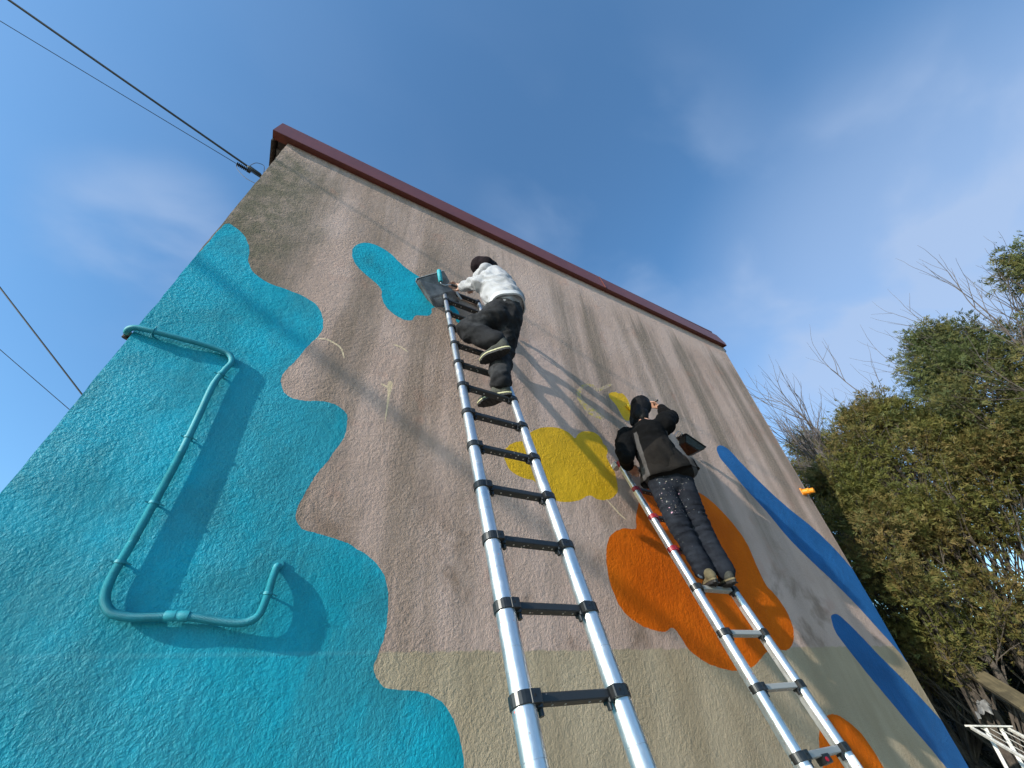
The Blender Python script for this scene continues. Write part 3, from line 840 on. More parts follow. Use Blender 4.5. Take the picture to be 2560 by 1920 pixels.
# stickers on the sections below that rung
M['sticker'] = plain('white_sticker', (.72, .72, .70), .4)
M['ink'] = plain('black_print', (.02, .02, .022), .5)
M['warn'] = plain('orange_print', (.75, .22, .02), .5)
M['blueprint'] = plain('blue_print', (.03, .12, .35), .5)
for side in (0, 1):
    o = P0 + X * .405 * side
    r = .0330 + .00185 + .0006
    s0 = -sp * .82; 
    vs, fs = patch(o, U, N, X, r, -.95, .95, s0, -.035)
    st = MB().add(vs, fs).build('sticker', M['sticker'], root, True)
    if side == 1:
        def tri(s1, a, h, hw, mat, nm):
            V3 = []
            for ss, aa in ((s1, a - hw), (s1, a + hw), (s1 + h, a)):
                V3.append(o + U * ss + (N * math.cos(aa) + X * math.sin(aa)) * (r + .0006))
            return MB().add(V3, [(0, 1, 2)]).build(nm, M[mat], st)
        tri(-.105, -.42, .034, .52, 'warn', 'warning_triangle')
        tri(-.102, -.42, .020, .22, 'sticker', 'triangle_centre')
        vs, fs, ring = [], [], 20
        for k in range(ring):
            t = 2 * math.pi * k / ring
            for q in (.0135, .0095):
                ss = -.082 + q * math.sin(t); aa = .42 + q * math.cos(t) / r
                vs.append(o + U * ss + (N * math.cos(aa) + X * math.sin(aa)) * (r + .0006))
        fs = [(2 * k, 2 * k + 1, 2 * ((k + 1) % ring) + 1, 2 * ((k + 1) % ring)) for k in range(ring)]
        MB().add(vs, fs).build('blue_ring', M['blueprint'], st)
        for j in range(5):
            vs, fs = patch(o, U, N, X, r + .0006, .05, .75, -.112 - j * .010, -.108 - j * .010, 4)
            MB().add(vs, fs).build('print_line', M['ink'], st)
    else:
        for j, (a0, a1, q0, q1) in enumerate([(-.45, .05, -.095, -.065), (.15, .6, -.085, -.07), (-.4, .5, -.112, -.108), (-.4, .3, -.122, -.118), (-.4, .45, -.132, -.128)]):
            vs, fs = patch(o, U, N, X, r + .0006, a0, a1, q0, q1, 4)
            MB().add(vs, fs).build('print_line', M['ink'], st)
# dark rubbed lettering on the top section of the left rail
o = P0
rr_ = .0330 - .00185 * 6 + .0006
MBt = MB()
for j in range(9):
    s0 = sp * 6 + .055 + j * .019
    for a0, a1, q0, q1 in ((-.35, -.12, 0, .014), (-.35, .35, 0, .004), (.12, .35, .002, .014)) if j % 2 else ((-.35, .35, 0, .004), (-.35, .30, .009, .013)):
        vs, fs = patch(o, U, N, X, rr_, a0, a1, s0 + q0, s0 + q1, 3)
        MBt.add(vs, fs)
MBt.build('rail_print', M['ink'], root)

# ------------------------------------------------------------------ people
def cap(p0, r0, p1, r1, side=None, flat=1.0, n=14, nl=5):
    """tapered capsule, optionally flattened across 'side'"""
    p0, p1 = Vector(p0), Vector(p1)
    ax = p1 - p0; L = ax.length
    t = ax.normalized() if L > 1e-6 else Vector((0, 0, 1))
    s_ = Vector(side) if side is not None else t.orthogonal()
    s_ = (s_ - t * s_.dot(t))
    s_ = s_.normalized() if s_.length > 1e-5 else t.orthogonal().normalized()
    w_ = t.cross(s_)
    rings = []
    for k in range(nl):
        a = math.pi / 2 * (1 - (k + .35) / nl)
        rings.append((p0 - t * math.sin(a) * r0, math.cos(a) * r0))
    rings.append((p0, r0)); rings.append((p0.lerp(p1, .5), (r0 + r1) / 2)); rings.append((p1, r1))
    for k in range(nl):
        a = math.pi / 2 * ((k + .65) / nl)
        rings.append((p1 + t * math.sin(a) * r1, math.cos(a) * r1))
    vs = []
    for c, r in rings:
        for k in range(n):
            a = 2 * math.pi * k / n
            vs.append(c + s_ * math.cos(a) * r + w_ * math.sin(a) * r * flat)
    fs = []
    m_ = len(rings)
    for i in range(m_ - 1):
        for k in range(n):
            fs.append((i * n + k, i * n + (k + 1) % n, (i + 1) * n + (k + 1) % n, (i + 1) * n + k))
    fs.append(tuple(range(n))[::-1]); fs.append(tuple(range((m_ - 1) * n, m_ * n)))
    return vs, fs

def organic(name, prims, voxel, mat, parent, smooth_it=6, fold=None, extra=None):
    """one continuous skin over overlapping tapered volumes"""
    mb = MB()
    for p in prims: mb.add(*cap(*p))
    me = bpy.data.meshes.new('tmp')
    me.from_pydata(mb.v, [], mb.f)
    o = bpy.data.objects.new('tmp', me); link(o)
    r = o.modifiers.new('r', 'REMESH'); r.mode = 'VOXEL'; r.voxel_size = voxel
    s_ = o.modifiers.new('s', 'SMOOTH'); s_.factor = .6; s_.iterations = smooth_it
    dg = bpy.context.evaluated_depsgraph_get()
    dg.update()
    out_me = bpy.data.meshes.new_from_object(o.evaluated_get(dg))
    bpy.data.objects.remove(o)
    out_me.name = name
    out_me.materials.clear()
    if fold:
        nrm = [v.normal.copy() for v in out_me.vertices]
        for v, nn in zip(out_me.vertices, nrm):
            v.co += nn * fold(v.co)
    if extra: extra(out_me)
    return from_mesh(name, out_me, mat, parent, True)

def folder(axis, f_along, f_across, amp, base=0.0, seed=0, zones=()):
    """cloth folds: ridges lying across 'axis'; zones = (centre, radius, extra amplitude)"""
    ax = Vector(axis).normalized()
    def f(p):
        al = ax * p.dot(ax)
        q = al * f_along + (p - al) * f_across + Vector((seed, seed * 1.7, 0))
        q += noise.noise_vector(p * 5 + Vector((seed, 0, 0))) * .35
        n1 = noise.noise(q)
        n2 = noise.noise(q * 2.1 + Vector((7, 3, 1)))
        n3 = noise.noise(q * 4.3 + Vector((1, 9, 4)))
        v = (1 - abs(n1) * 2.8) * .75 + (.5 - abs(n2) * 2.2) * .55 + n3 * .30
        k = 1.0
        for c, r, e in zones:
            k += e * max(0, 1 - (p - Vector(c)).length / r)
        return base + amp * k * v
    return f

def hand(prefix_pts, wrist, palm_dir, spread_dir, curl_dir, size=1.0, curl=(.5, .6, .5)):
    """palm and five fingers as capsules; returns list of prims"""
    w_ = Vector(wrist); d = Vector(palm_dir).normalized(); s_ = Vector(spread_dir); s_ = (s_ - d * s_.dot(d)).normalized()
    c = Vector(curl_dir); c = (c - d * c.dot(d) - s_ * c.dot(s_)).normalized()
    k = size
    pr = [(w_, .021 * k, w_ + d * .03 * k, .024 * k, s_, .75)]
    pe = w_ + d * .085 * k
    for j, off in enumerate((-.028, -.009, .010, .028)):
        pr.append((w_ + d * .025 * k + s_ * off * .6 * k, .014 * k, pe + s_ * off * k - d * abs(off) * .25 * k, .0115 * k, s_, .9))
        L = (.040, .046, .043, .033)[j] * k
        p = pe + s_ * off * k - d * abs(off) * .25 * k
        a = 0
        for q, sl in zip(curl, (1, .68, .52)):
            a += q
            nx = p + (d * math.cos(a) + c * math.sin(a)) * L * sl
            pr.append((p, .0092 * k, nx, .0080 * k))
            p = nx
    t0 = w_ + d * .028 * k - s_ * .022 * k
    t1 = t0 + (d * .55 - s_ * .55 + c * .35).normalized() * .040 * k
    t2 = t1 + (d * .75 - s_ * .05 + c * .55).normalized() * .034 * k
    pr += [(t0, .014 * k, t1, .0115 * k), (t1, .0112 * k, t2, .0088 * k)]
    return pr

def skin_mat(name, col):
    m = NT(name)
    m.set(Base_Color=m.mix(m.step(m.noise(m.pos, 30, 3, .6), .3, .7), tuple(c * .85 for c in col), col), Roughness=.5)
    m.b.inputs['Subsurface Weight'].default_value = .08
    m.b.inputs['Subsurface Radius'].default_value = (.01, .004, .002)
    return m.mat
M['skin'] = skin_mat('skin', (.50, .27, .19))
def cloth(name, col, rough=.9, var=.2, weave=260, wb=.0012, dirt=None):
    m = NT(name)
    a = m.step(m.noise(m.pos, 9, 5, .65), .3, .7)
    c = m.mix(a, tuple(x * (1 - var) for x in col), tuple(min(1, x * (1 + var)) for x in col))
    if dirt: c = m.mix(m.math('MULTIPLY', m.step(m.noise(m.pos, 5, 4, .7), .50, .66), .7), c, dirt)
    m.set(Base_Color=c, Roughness=rough, Normal=m.bump(m.noise(m.pos, weave, 2, .6), wb))
    m.b.inputs['Specular IOR Level'].default_value = .2
    return m.mat
M['sweat'] = cloth('pale_grey_sweatshirt', (.33, .33, .35), .9, .08)
M['rib'] = cloth('white_rib_knit', (.46, .46, .48), .9, .04, 400)
M['blackdenim'] = cloth('washed_black_denim', (.015, .015, .017), .9, .3, dirt=(.045, .045, .048))
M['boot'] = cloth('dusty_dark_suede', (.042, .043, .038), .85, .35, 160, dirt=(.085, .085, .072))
M['sole'] = plain('black_rubber_sole', (.014, .013, .013), .7, 0, .3, 50)
M['welt'] = plain('cream_yellow_welt', (.40, .38, .22), .6, 0, .2, 50)
M['beret'] = cloth('dark_maroon_wool', (.009, .0045, .006), .95, .3)
M['hair'] = plain('black_hair', (.004, .0035, .0035), .6, 0, .3, 80, .002, 150)
def fleece_mat():
    m = NT('black_fleece_with_brown_back_and_grey_side_panels')
    a0 = (Vector(J['b_hemL']) + Vector(J['b_hemR'])) / 2
    a1 = (Vector(J['b_shL']) + Vector(J['b_shR'])) / 2
    lr = Vector(J['b_shR']) - Vector(J['b_shL']); lr.z = 0; lr.normalize()
    x, y, z = m.xyz(m.pos)[0:3]
    h = m.math('DIVIDE', m.math('SUBTRACT', z, a0.z), a1.z - a0.z)
    def dot(v):
        n = m.n('ShaderNodeVectorMath', operation='DOT_PRODUCT'); m.put(n.inputs[0], m.pos); n.inputs[1].default_value = v
        return n.outputs['Value']
    # sideways distance from the leaning spine
    lat = m.math('SUBTRACT', m.math('SUBTRACT', dot(lr), a0.dot(lr)), m.math('MULTIPLY', h, (a1 - a0).dot(lr)))
    al = m.math('ABSOLUTE', lat)
    nz = m.math('MULTIPLY', m.math('SUBTRACT', m.noise(m.pos, 16, 2, .5), .5), .012)
    yoke = m.step(m.math('ADD', m.math('SUBTRACT', h, m.math('MULTIPLY', lat, 1.1)), nz), .56, .54)
    w = m.math('SUBTRACT', .172, m.math('MULTIPLY', h, .060))
    inner = m.step(m.math('SUBTRACT', m.math('ADD', al, nz), w), -.002, .002)
    outer = m.step(m.math('SUBTRACT', m.math('SUBTRACT', al, w), m.math('SUBTRACT', .044, m.math('MULTIPLY', h, .022))), .002, -.002)
    panel = m.math('MULTIPLY', m.math('MULTIPLY', inner, outer), m.step(h, .80, .78))
    v = m.step(m.noise(m.pos, 9, 5, .65), .3, .7)
    c = m.mix(yoke, m.mix(v, (.0022, .0022, .0024), (.004, .004, .0045)), m.mix(v, (.008, .007, .0065), (.014, .012, .011)))
    c = m.mix(panel, c, m.mix(v, (.045, .042, .042), (.072, .068, .068)))
    m.set(Base_Color=c, Roughness=.95, Normal=m.bump(m.noise(m.pos, 140, 2, .6), .003))
    m.b.inputs['Specular IOR Level'].default_value = .12
    return m.mat
M['fleece'] = fleece_mat()
M['hair'].node_tree.nodes['Principled BSDF'].inputs['Specular IOR Level'].default_value = .15
M['greypanel'] = cloth('grey_jersey_panel', (.155, .145, .145), .9, .12)
M['khaki'] = cloth('khaki_suede', (.12, .10, .06), .85, .25)
M['browncotton'] = cloth('dark_brown_fleece', (.028, .024, .022), .95, .25, 140, .003)

def splatter_mat():
    m = NT('navy_work_denim_splattered_with_paint')
    c = m.mix(m.step(m.noise(m.pos, 7, 5, .65), .3, .7), (.005, .006, .010), (.016, .019, .027))
    wob = m.n('ShaderNodeVectorMath', operation='MULTIPLY_ADD')
    m.put(wob.inputs[0], m.noise(m.pos, 70, 3, .6, col=True)); wob.inputs[1].default_value = (.035, .035, .035); m.put(wob.inputs[2], m.pos)
    for k, (fs_, lo, gs, glo, cols) in enumerate([
            (26, .30, 4.2, .60, ((.50, .44, .30), (.52, .30, .38))), (17, .26, 3.1, .63, ((.16, .42, .20), (.60, .42, .16))),
            (55, .34, 5.0, .57, ((.36, .44, .52), (.55, .52, .42))), (90, .36, 6.0, .56, ((.52, .50, .44), (.50, .36, .40)))]):
        v = m.map(wob.outputs[0], (1, 1, .8), (k * 3.1, k * 1.3, 0))
        dd = m.vor(v, fs_, 'F1', 'Distance')
        sz = m.xyz(m.vor(v, fs_, 'F1', 'Color'))[1]
        dv = m.n('ShaderNodeVectorMath', operation='DISTANCE')
        m.put(dv.inputs[0], m.pos); dv.inputs[1].default_value = (2.50, 1.86, 2.78) if k != 1 else (2.66, 1.86, 2.45)
        near = m.step(dv.outputs['Value'], .24, .05, 0, .20)
        gate = m.step(m.math('ADD', m.noise(v, gs, 2, .5), near), glo + .055, glo + .085)
        f = m.math('MULTIPLY', m.step(m.math('SUBTRACT', dd, m.math('MULTIPLY', m.math('SUBTRACT', sz, .45), lo)), .06, .0), gate)
        hue = m.xyz(m.vor(v, fs_, 'F1', 'Color'))[0]
        c = m.mix(m.math('MULTIPLY', f, .85), c, m.mix(m.step(hue, .45, .55), cols[0], cols[1]))
    m.set(Base_Color=c, Roughness=.85, Normal=m.bump(m.noise(m.pos, 260, 2, .6), .0012))
    m.b.inputs['Specular IOR Level'].default_value = .15
    return m.mat
M['splat'] = splatter_mat()

def j(k): return Vector(J[k])
def lerp(a, b, t): return Vector(a).lerp(Vector(b), t)

def boot(name, heel, toe, ankle, mats, parent, label=None, kz=1.0):
    """upper with collar, flat sole and welt; heel/toe lie on the sole plane"""
    h, t = Vector(heel), Vector(toe)
    d = (t - h); L = d.length; d.normalize()
    up = Vector((0, 0, 1)); s_ = d.cross(up).normalized(); up = s_.cross(d)
    pr = [(h + d * .048 + up * .048 * kz, .041 * kz, h + d * .13 + up * .048 * kz, .043 * kz, s_, 1.0),
          (h + d * .12 + up * .043 * kz, .047 * kz, t - d * .048 + up * .032 * kz, .042 * kz, s_, .75),
          (h + d * .05 + up * .06 * kz, .041 * kz, Vector(ankle) + up * .02, .042),
          (h + d * .15 + up * .045, .032, lerp(ankle, h + d * .12, .35) + up * .03, .036)]
    o = organic(name, pr, .008, mats[0], parent, 4, folder(d, 22, 8, .0016))
    if label: o['label'] = label
    def outline(off, z):
        out_ = []
        for k in range(28):
            a = 2 * math.pi * k / 28
            x = math.cos(a); y = math.sin(a)
            xx = (.5 - .5 * x) * L
            half = (.041 if xx < L * .45 else .041 + .011 * math.sin((xx / L - .45) / .55 * math.pi)) + off
            yy = y * half * (1 - .10 * abs(x))
            out_.append(h + d * (xx + (-off if x > 0 else off) * abs(x)) + s_ * yy + up * z)
        return out_
    def slab(z0, z1, off, mat, nm):
        a, b = outline(off, z0), outline(off, z1)
        n = len(a)
        MB().add(a + b, [tuple(range(n))] + [tuple(range(2 * n - 1, n - 1, -1))] + [(i, i + n, (i + 1) % n + n, (i + 1) % n) for i in range(n)]).build(nm, mat, o)
    slab(.008, .019, .005, mats[2], 'welt')
    slab(-.008, .008, .002, mats[1], 'sole')
    tr = MB()
    for k in range(7):
        f = (k + .7) / 7.6
        tr.obox(h + d * L * f - up * .0095, s_ * .030, d * .006, up * .003)
    tr.build('tread', mats[1], o)
    return o

def head_prims(c, fwd, up, r=.095):
    c = Vector(c); f = Vector(fwd).normalized(); u_ = Vector(up); u_ = (u_ - f * u_.dot(f)).normalized(); s_ = f.cross(u_)
    pr = [(c - f * .018 + u_ * .02, .088, c + f * .012 + u_ * .012, .083, s_, .92),
          (c + f * .02 - u_ * .02, .070, c + f * .035 - u_ * .075, .045, s_, 1.0),
          (c + f * .078 - u_ * .005, .012, c + f * .108 - u_ * .035, .014),          # nose
          (c + f * .088 - u_ * .062 - s_ * .012, .010, c + f * .088 - u_ * .062 + s_ * .012, .010)]   # lips
    for e in (-1, 1):
        pr.append((c - f * .002 + s_ * e * .078 + u_ * .014, .020, c - f * .006 + s_ * e * .080 - u_ * .024, .013, f, .45))   # ears
        pr.append((c + f * .072 + s_ * e * .020 + u_ * .022, .013, c + f * .074 + s_ * e * .044 + u_ * .020, .011))           # brow
    return pr

# ---- painter in white, high on the front ladder
def painter_white():
    pel = j('a_pelvis') + Vector((.0, .0, -.01))
    root = empty('person', (1.09, 1.90, 3.29))
    tag(root, 'person in white sweatshirt, baggy black trousers and maroon hat, high on the ladder', 'person')
    hipR, hipL = j('a_hipR'), j('a_hipL')
    kR, kL, aR, aL = j('a_kneeR'), j('a_kneeL'), j('a_ankR'), j('a_ankL') + Vector((.05, .04, .10))
    waist, chest = j('a_waist'), j('a_chest')
    shR, shL, neck, hd = j('a_shR'), j('a_shL'), j('a_neck'), j('a_head')
    elb, wri, hnd = j('a_elb'), j('a_wri'), j('a_hand')
    fwd = Vector((.08, .84, .45)).normalized()
    up_ = (hd - chest).normalized(); up_ = (up_ - fwd * up_.dot(fwd)).normalized()
    # skin: one body, mostly under the clothes
    pr = [(pel, .085, waist, .085), (waist, .085, chest, .11), (chest, .10, lerp(shR, shL, .5), .065), (lerp(shR, shL, .5), .05, hd, .05),
          (hipR, .07, kR, .055), (kR, .052, aR, .038), (hipL, .07, kL, .055), (kL, .052, aL, .038),
          (shL, .045, elb, .036), (elb, .036, wri, .026)]
    eR, wR = Vector((1.12, 2.00, 4.70)), Vector((1.04, 2.14, 4.86))
    pr += [(shR, .045, eR, .036), (eR, .036, wR, .026)]
    pr += head_prims(hd + Vector((0, 0, .02)), fwd, up_)
    pr += hand(None, wri, hnd - wri, Vector((.1, -.5, .85)), Vector((-.2, -.2, -1)), 1.0, (.45, .7, .5))
    pr += hand(None, wR, Vector((-.3, .5, .6)), Vector((1, 0, 0)), Vector((0, 1, -.3)), .95, (.5, .9, .7))
    organic('body', pr, .0075, M['skin'], root, 2)
    # trousers
    tp = [(pel + Vector((.01, -.01, .0)), .140, waist + Vector((0, 0, -.05)), .128), (hipR, .125, pel, .140), (hipL, .120, pel, .140),
          (hipR, .120, kR, .100), (kR, .100, aR + Vector((0, 0, .04)), .082), (aR + Vector((0, 0, .06)), .082, aR + Vector((0, 0, -.005)), .084),
          (hipL, .115, kL, .088), (kL, .088, lerp(kL, aL, .45), .090), (lerp(kL, aL, .45), .090, lerp(kL, aL, .86), .080)]
    fo = folder((.25, .2, 1), 10, 4.0, .0125, -.004, 2.0, ((kR, .22, 1.0), (hipL, .2, .9), (kL, .2, .7), (aR, .16, 1.2)))
    organic('trousers', tp, .011, M['blackdenim'], root, 5, fo)
    # sweatshirt
    sp_ = [(waist + Vector((.02, -.01, -.04)), .158, lerp(waist, chest, .6), .160), (lerp(waist, chest, .5), .160, chest + Vector((.02, 0, .02)), .150),
           (chest, .145, lerp(shR, shL, .5) + Vector((0, 0, -.02)), .125), (lerp(shR, shL, .5), .10, neck, .075),
           (shR + Vector((0, 0, -.03)), .085, shL + Vector((0, 0, -.03)), .085),
           (shL, .088, elb, .080), (elb, .078, lerp(elb, wri, .75), .066), (lerp(elb, wri, .7), .060, wri, .042),
           (shR, .085, eR, .072), (eR, .072, lerp(eR, wR, .8), .058), (lerp(eR, wR, .7), .05, wR, .04)]
    fo = folder((.45, -.45, .75), 7, 3.4, .022, -.014, 5.0, ((elb, .17, 1.1), (waist, .2, .5)))
    sw = organic('sweatshirt', sp_, .011, M['sweat'], root, 5, fo)
    d = (wri - elb).normalized()
    c0 = wri - d * .035
    MB().tube([c0 - d * .030, c0 - d * .026, c0 + d * .026, c0 + d * .030], [.044, .050, .047, .041], 20).build('cuff', M['rib'], sw, True)
    # rib hem curving round the hips
    ax = (chest - pel).normalized()
    s_ = ax.orthogonal().normalized(); w_ = ax.cross(s_)
    vs, fs = [], []
    n = 40
    cc = waist + Vector((.018, -.008, -.095))
    for k in range(n):
        a = 2 * math.pi * k / n
        rr_ = .158 + .004 * math.sin(a * 5)
        for h_, ro in ((-.028, -.012), (-.022, .0), (.022, .002), (.028, -.010)):
            vs.append(cc + (s_ * math.cos(a) + w_ * math.sin(a)) * (rr_ + ro) + ax * (h_ + .008 * math.sin(a * 3)))
    for k in range(n):
        for q in range(3):
            fs.append((k * 4 + q, ((k + 1) % n) * 4 + q, ((k + 1) % n) * 4 + q + 1, k * 4 + q + 1))
    MB().add(vs, fs).build('hem', M['rib'], sw, True)
    # hood lying on the neck
    organic('hood', [(neck + Vector((.05, -.06, .0)), .065, neck + Vector((-.05, -.06, .02)), .062), (neck + Vector((.06, -.03, .02)), .06, neck + Vector((.07, .05, .04)), .055), (neck + Vector((-.06, -.02, .02)), .055, neck + Vector((-.08, .05, .03)), .05)],
            .010, M['sweat'], sw, 4, folder((0, 0, 1), 14, 5, .006))
    # hat: flat dark knitted beret
    top = hd + up_ * .085
    sdv = fwd.cross(up_)
    hat = organic('beret', [(top - sdv * .045 - up_ * .02, .092, top + sdv * .055 - up_ * .028, .085, sdv, .9), (top - fwd * .03 - up_ * .03, .090, top + fwd * .04 - up_ * .02, .090),
                      (hd + up_ * .04 - fwd * .03, .094, hd + up_ * .05 + fwd * .02, .092)], .009, M['beret'], root, 4,
            folder(up_, 10, 12, .004))
    organic('hair', [(hd - fwd * .045 - up_ * .01, .084, hd - fwd * .03 - up_ * .08, .070), (hd - fwd * .01, .094, hd + up_ * .02, .094), (hd + fwd.cross(up_) * -.07, .035, hd + fwd.cross(up_) * -.06 - up_ * .09, .022),
                     (hd + fwd.cross(up_) * .07, .035, hd + fwd.cross(up_) * .06 - up_ * .09, .022)], .009, M['hair'], root, 3, folder((1, 0, 0), 40, 6, .003))
    def flat(a, z): return Vector((a.x, a.y, z))
    boot('boot', flat(j('a_heelR'), 3.318), flat(j('a_toeR'), 3.318) + Vector((-.02, .03, 0)), aR + Vector((.01, .01, 0)), (M['boot'], M['sole'], M['welt']), root)
    boot('boot', flat(j('a_heelL'), 3.598), flat(j('a_toeL'), 3.598), aL + Vector((.0, .0, .02)), (M['boot'], M['sole'], M['welt']), root)
    return root
painter_white()

# ---- tray and roller at the top of the front ladder
def tray(label, A, B, C, D, mat_in, mat_out, depth, nm='paint_tray'):
    """A,B = deep end corners, C,D = shallow end corners (underside view)"""
    A, B, C, D = map(Vector, (A, B, C, D))
    nrm = (B - A).cross(D - A).normalized()
    if nrm.z < 0: nrm = -nrm                            # opening faces up
    ctr = (A + B + C + D) / 4
    root = empty(nm, tuple(ctr))
    tag(root, label, 'paint tray')
    ins = lambda p, f: p.lerp(ctr, f)
    M1, M2 = A.lerp(D, .68), B.lerp(C, .68)             # where the well ends and the ramp starts
    dp = nrm * depth
    bot = [ins(A, .06), ins(B, .06), ins(M2, .04), ins(M1, .04), ins(D, .03) + dp * .72, ins(C, .03) + dp * .72]
    rim = [A + dp, B + dp, M2 + dp, M1 + dp, D + dp, C + dp]
    vs = bot + rim
    fs = [(0, 1, 2, 3), (3, 2, 5, 4), (0, 6, 7, 1), (1, 7, 8, 2), (2, 8, 11, 5), (4, 5, 11, 10), (3, 4, 10, 9), (0, 3, 9, 6)]
    me = bpy.data.meshes.new('tray_shell'); me.from_pydata([tuple(v) for v in vs], [], fs)
    bm = bmesh.new(); bm.from_mesh(me)
    bmesh.ops.recalc_face_normals(bm, faces=bm.faces)
    bmesh.ops.bevel(bm, geom=[e for e in bm.edges if len(e.link_faces) == 2], offset=.006, segments=2, affect='EDGES')
    bm.to_mesh(me); bm.free()
    o = from_mesh('tray_shell', me, mat_out, root)
    s_ = o.modifiers.new('thick', 'SOLIDIFY'); s_.thickness = .002
    mb = MB()
    loop = [A + dp, B + dp, C + dp, D + dp, A + dp]
    for p, q in zip(loop, loop[1:]):
        e = (q - p).normalized(); sd = e.cross(nrm)
        mb.obox((p + q) / 2, e * (q - p).length / 2, sd * .007, nrm * .004)
    mb.build('rim', mat_out, root)
    mb = MB()
    for k in range(9):                                  # ribs pressed in the ramp
        f = .06 + k * .095
        p, q = bot[3].lerp(bot[4], f) + nrm * .004, bot[2].lerp(bot[5], f) + nrm * .004
        mb.tube([p.lerp(q, .08), p.lerp(q, .92)], .003, 6)
    mb.build('ramp_ribs', mat_in, root)
    return root, ctr, nrm
M['trayplastic'] = plain('worn_dark_grey_tray', (.13, .13, .135), .5, .2, .35, 14, .001, 40)
M['traypale'] = plain('pale_liner_and_lit_side', (.42, .44, .46), .5, 0, .25, 40)  # also paints the lit side wall of the grey tray
M['blackgloss'] = plain('black_bin_liner_plastic', (.010, .010, .012), .36, 0, .2, 20, .006, 22)
t1 = tray('grey paint tray held up at the top of the front ladder', J['a_trTL'], J['a_trTR'], J['a_trBR'], J['a_trBL'], M['traypale'], M['trayplastic'], .055)
nr = t1[2]
# pale strip that paints in the light on the near side wall
A, B = Vector(J['a_trTL']), Vector(J['a_trTR'])
e = (B - A).normalized(); outw = (A - Vector(J['a_trBL'])).normalized()
MB().obox((A + B) / 2 + nr * .030 + outw * .004, e * (B - A).length / 2, nr * .026, outw * .0025).build('lit_side_paint', M['traypale'], t1[0])
MB().tube([Vector(J['a_trBR']).lerp(Vector(J['a_trTR']), .28) + e * .012 + nr * .02, Vector(J['a_trBR']) + e * .02 + nr * .01], .011, 8).build('hook_leg', M['alu'], t1[0], True)

def roller(label, e1, e2, grip, sleeve, core, handlemat):
    e1, e2, grip = Vector(e1), Vector(e2), Vector(grip)
    d = (e2 - e1).normalized()
    root = empty('paint_roller', tuple((e1 + e2) / 2))
    tag(root, label, 'paint roller')
    MB().tube([e1, e1 + d * .006, e2 - d * .006, e2], [.016, .021, .021, .016], 18).build('sleeve', sleeve, root, True)
    MB().tube([e2, e2 + d * .003], .010, 12).build('end_plug', core, root, True)
    side = (grip - e2)
    fr = [e2, e2 + d * .022, e2 + d * .025 + side * .35, e2 + side * .75, grip]
    MB().tube(smooth_path(fr, 5), .0035, 8).build('wire_frame', M['alu'], root, True)
    g = (grip - (e2 + side * .6)).normalized()
    MB().tube([grip - g * .01, grip, grip + g * .05, grip + g * .11, grip + g * .12], [.008, .012, .011, .013, .009], 10).build('handle', handlemat, root, True)
M['nap'] = plain('turquoise_wet_nap', (.01, .30, .36), .55, 0, .2, 60, .004, 120)
M['nap2'] = plain('yellow_wet_nap', (.85, .50, .005), .5, 0, .15, 60, .004, 120)
M['gripor'] = plain('orange_brown_grip', (.50, .20, .10), .5)
roller('small paint roller with a turquoise sleeve held against the grey tray', J['a_rol1'], J['a_rol2'], Vector(J['a_hand']) + Vector((-.045, -.03, -.035)), M['nap'], M['blackpl'], M['blackpl'])

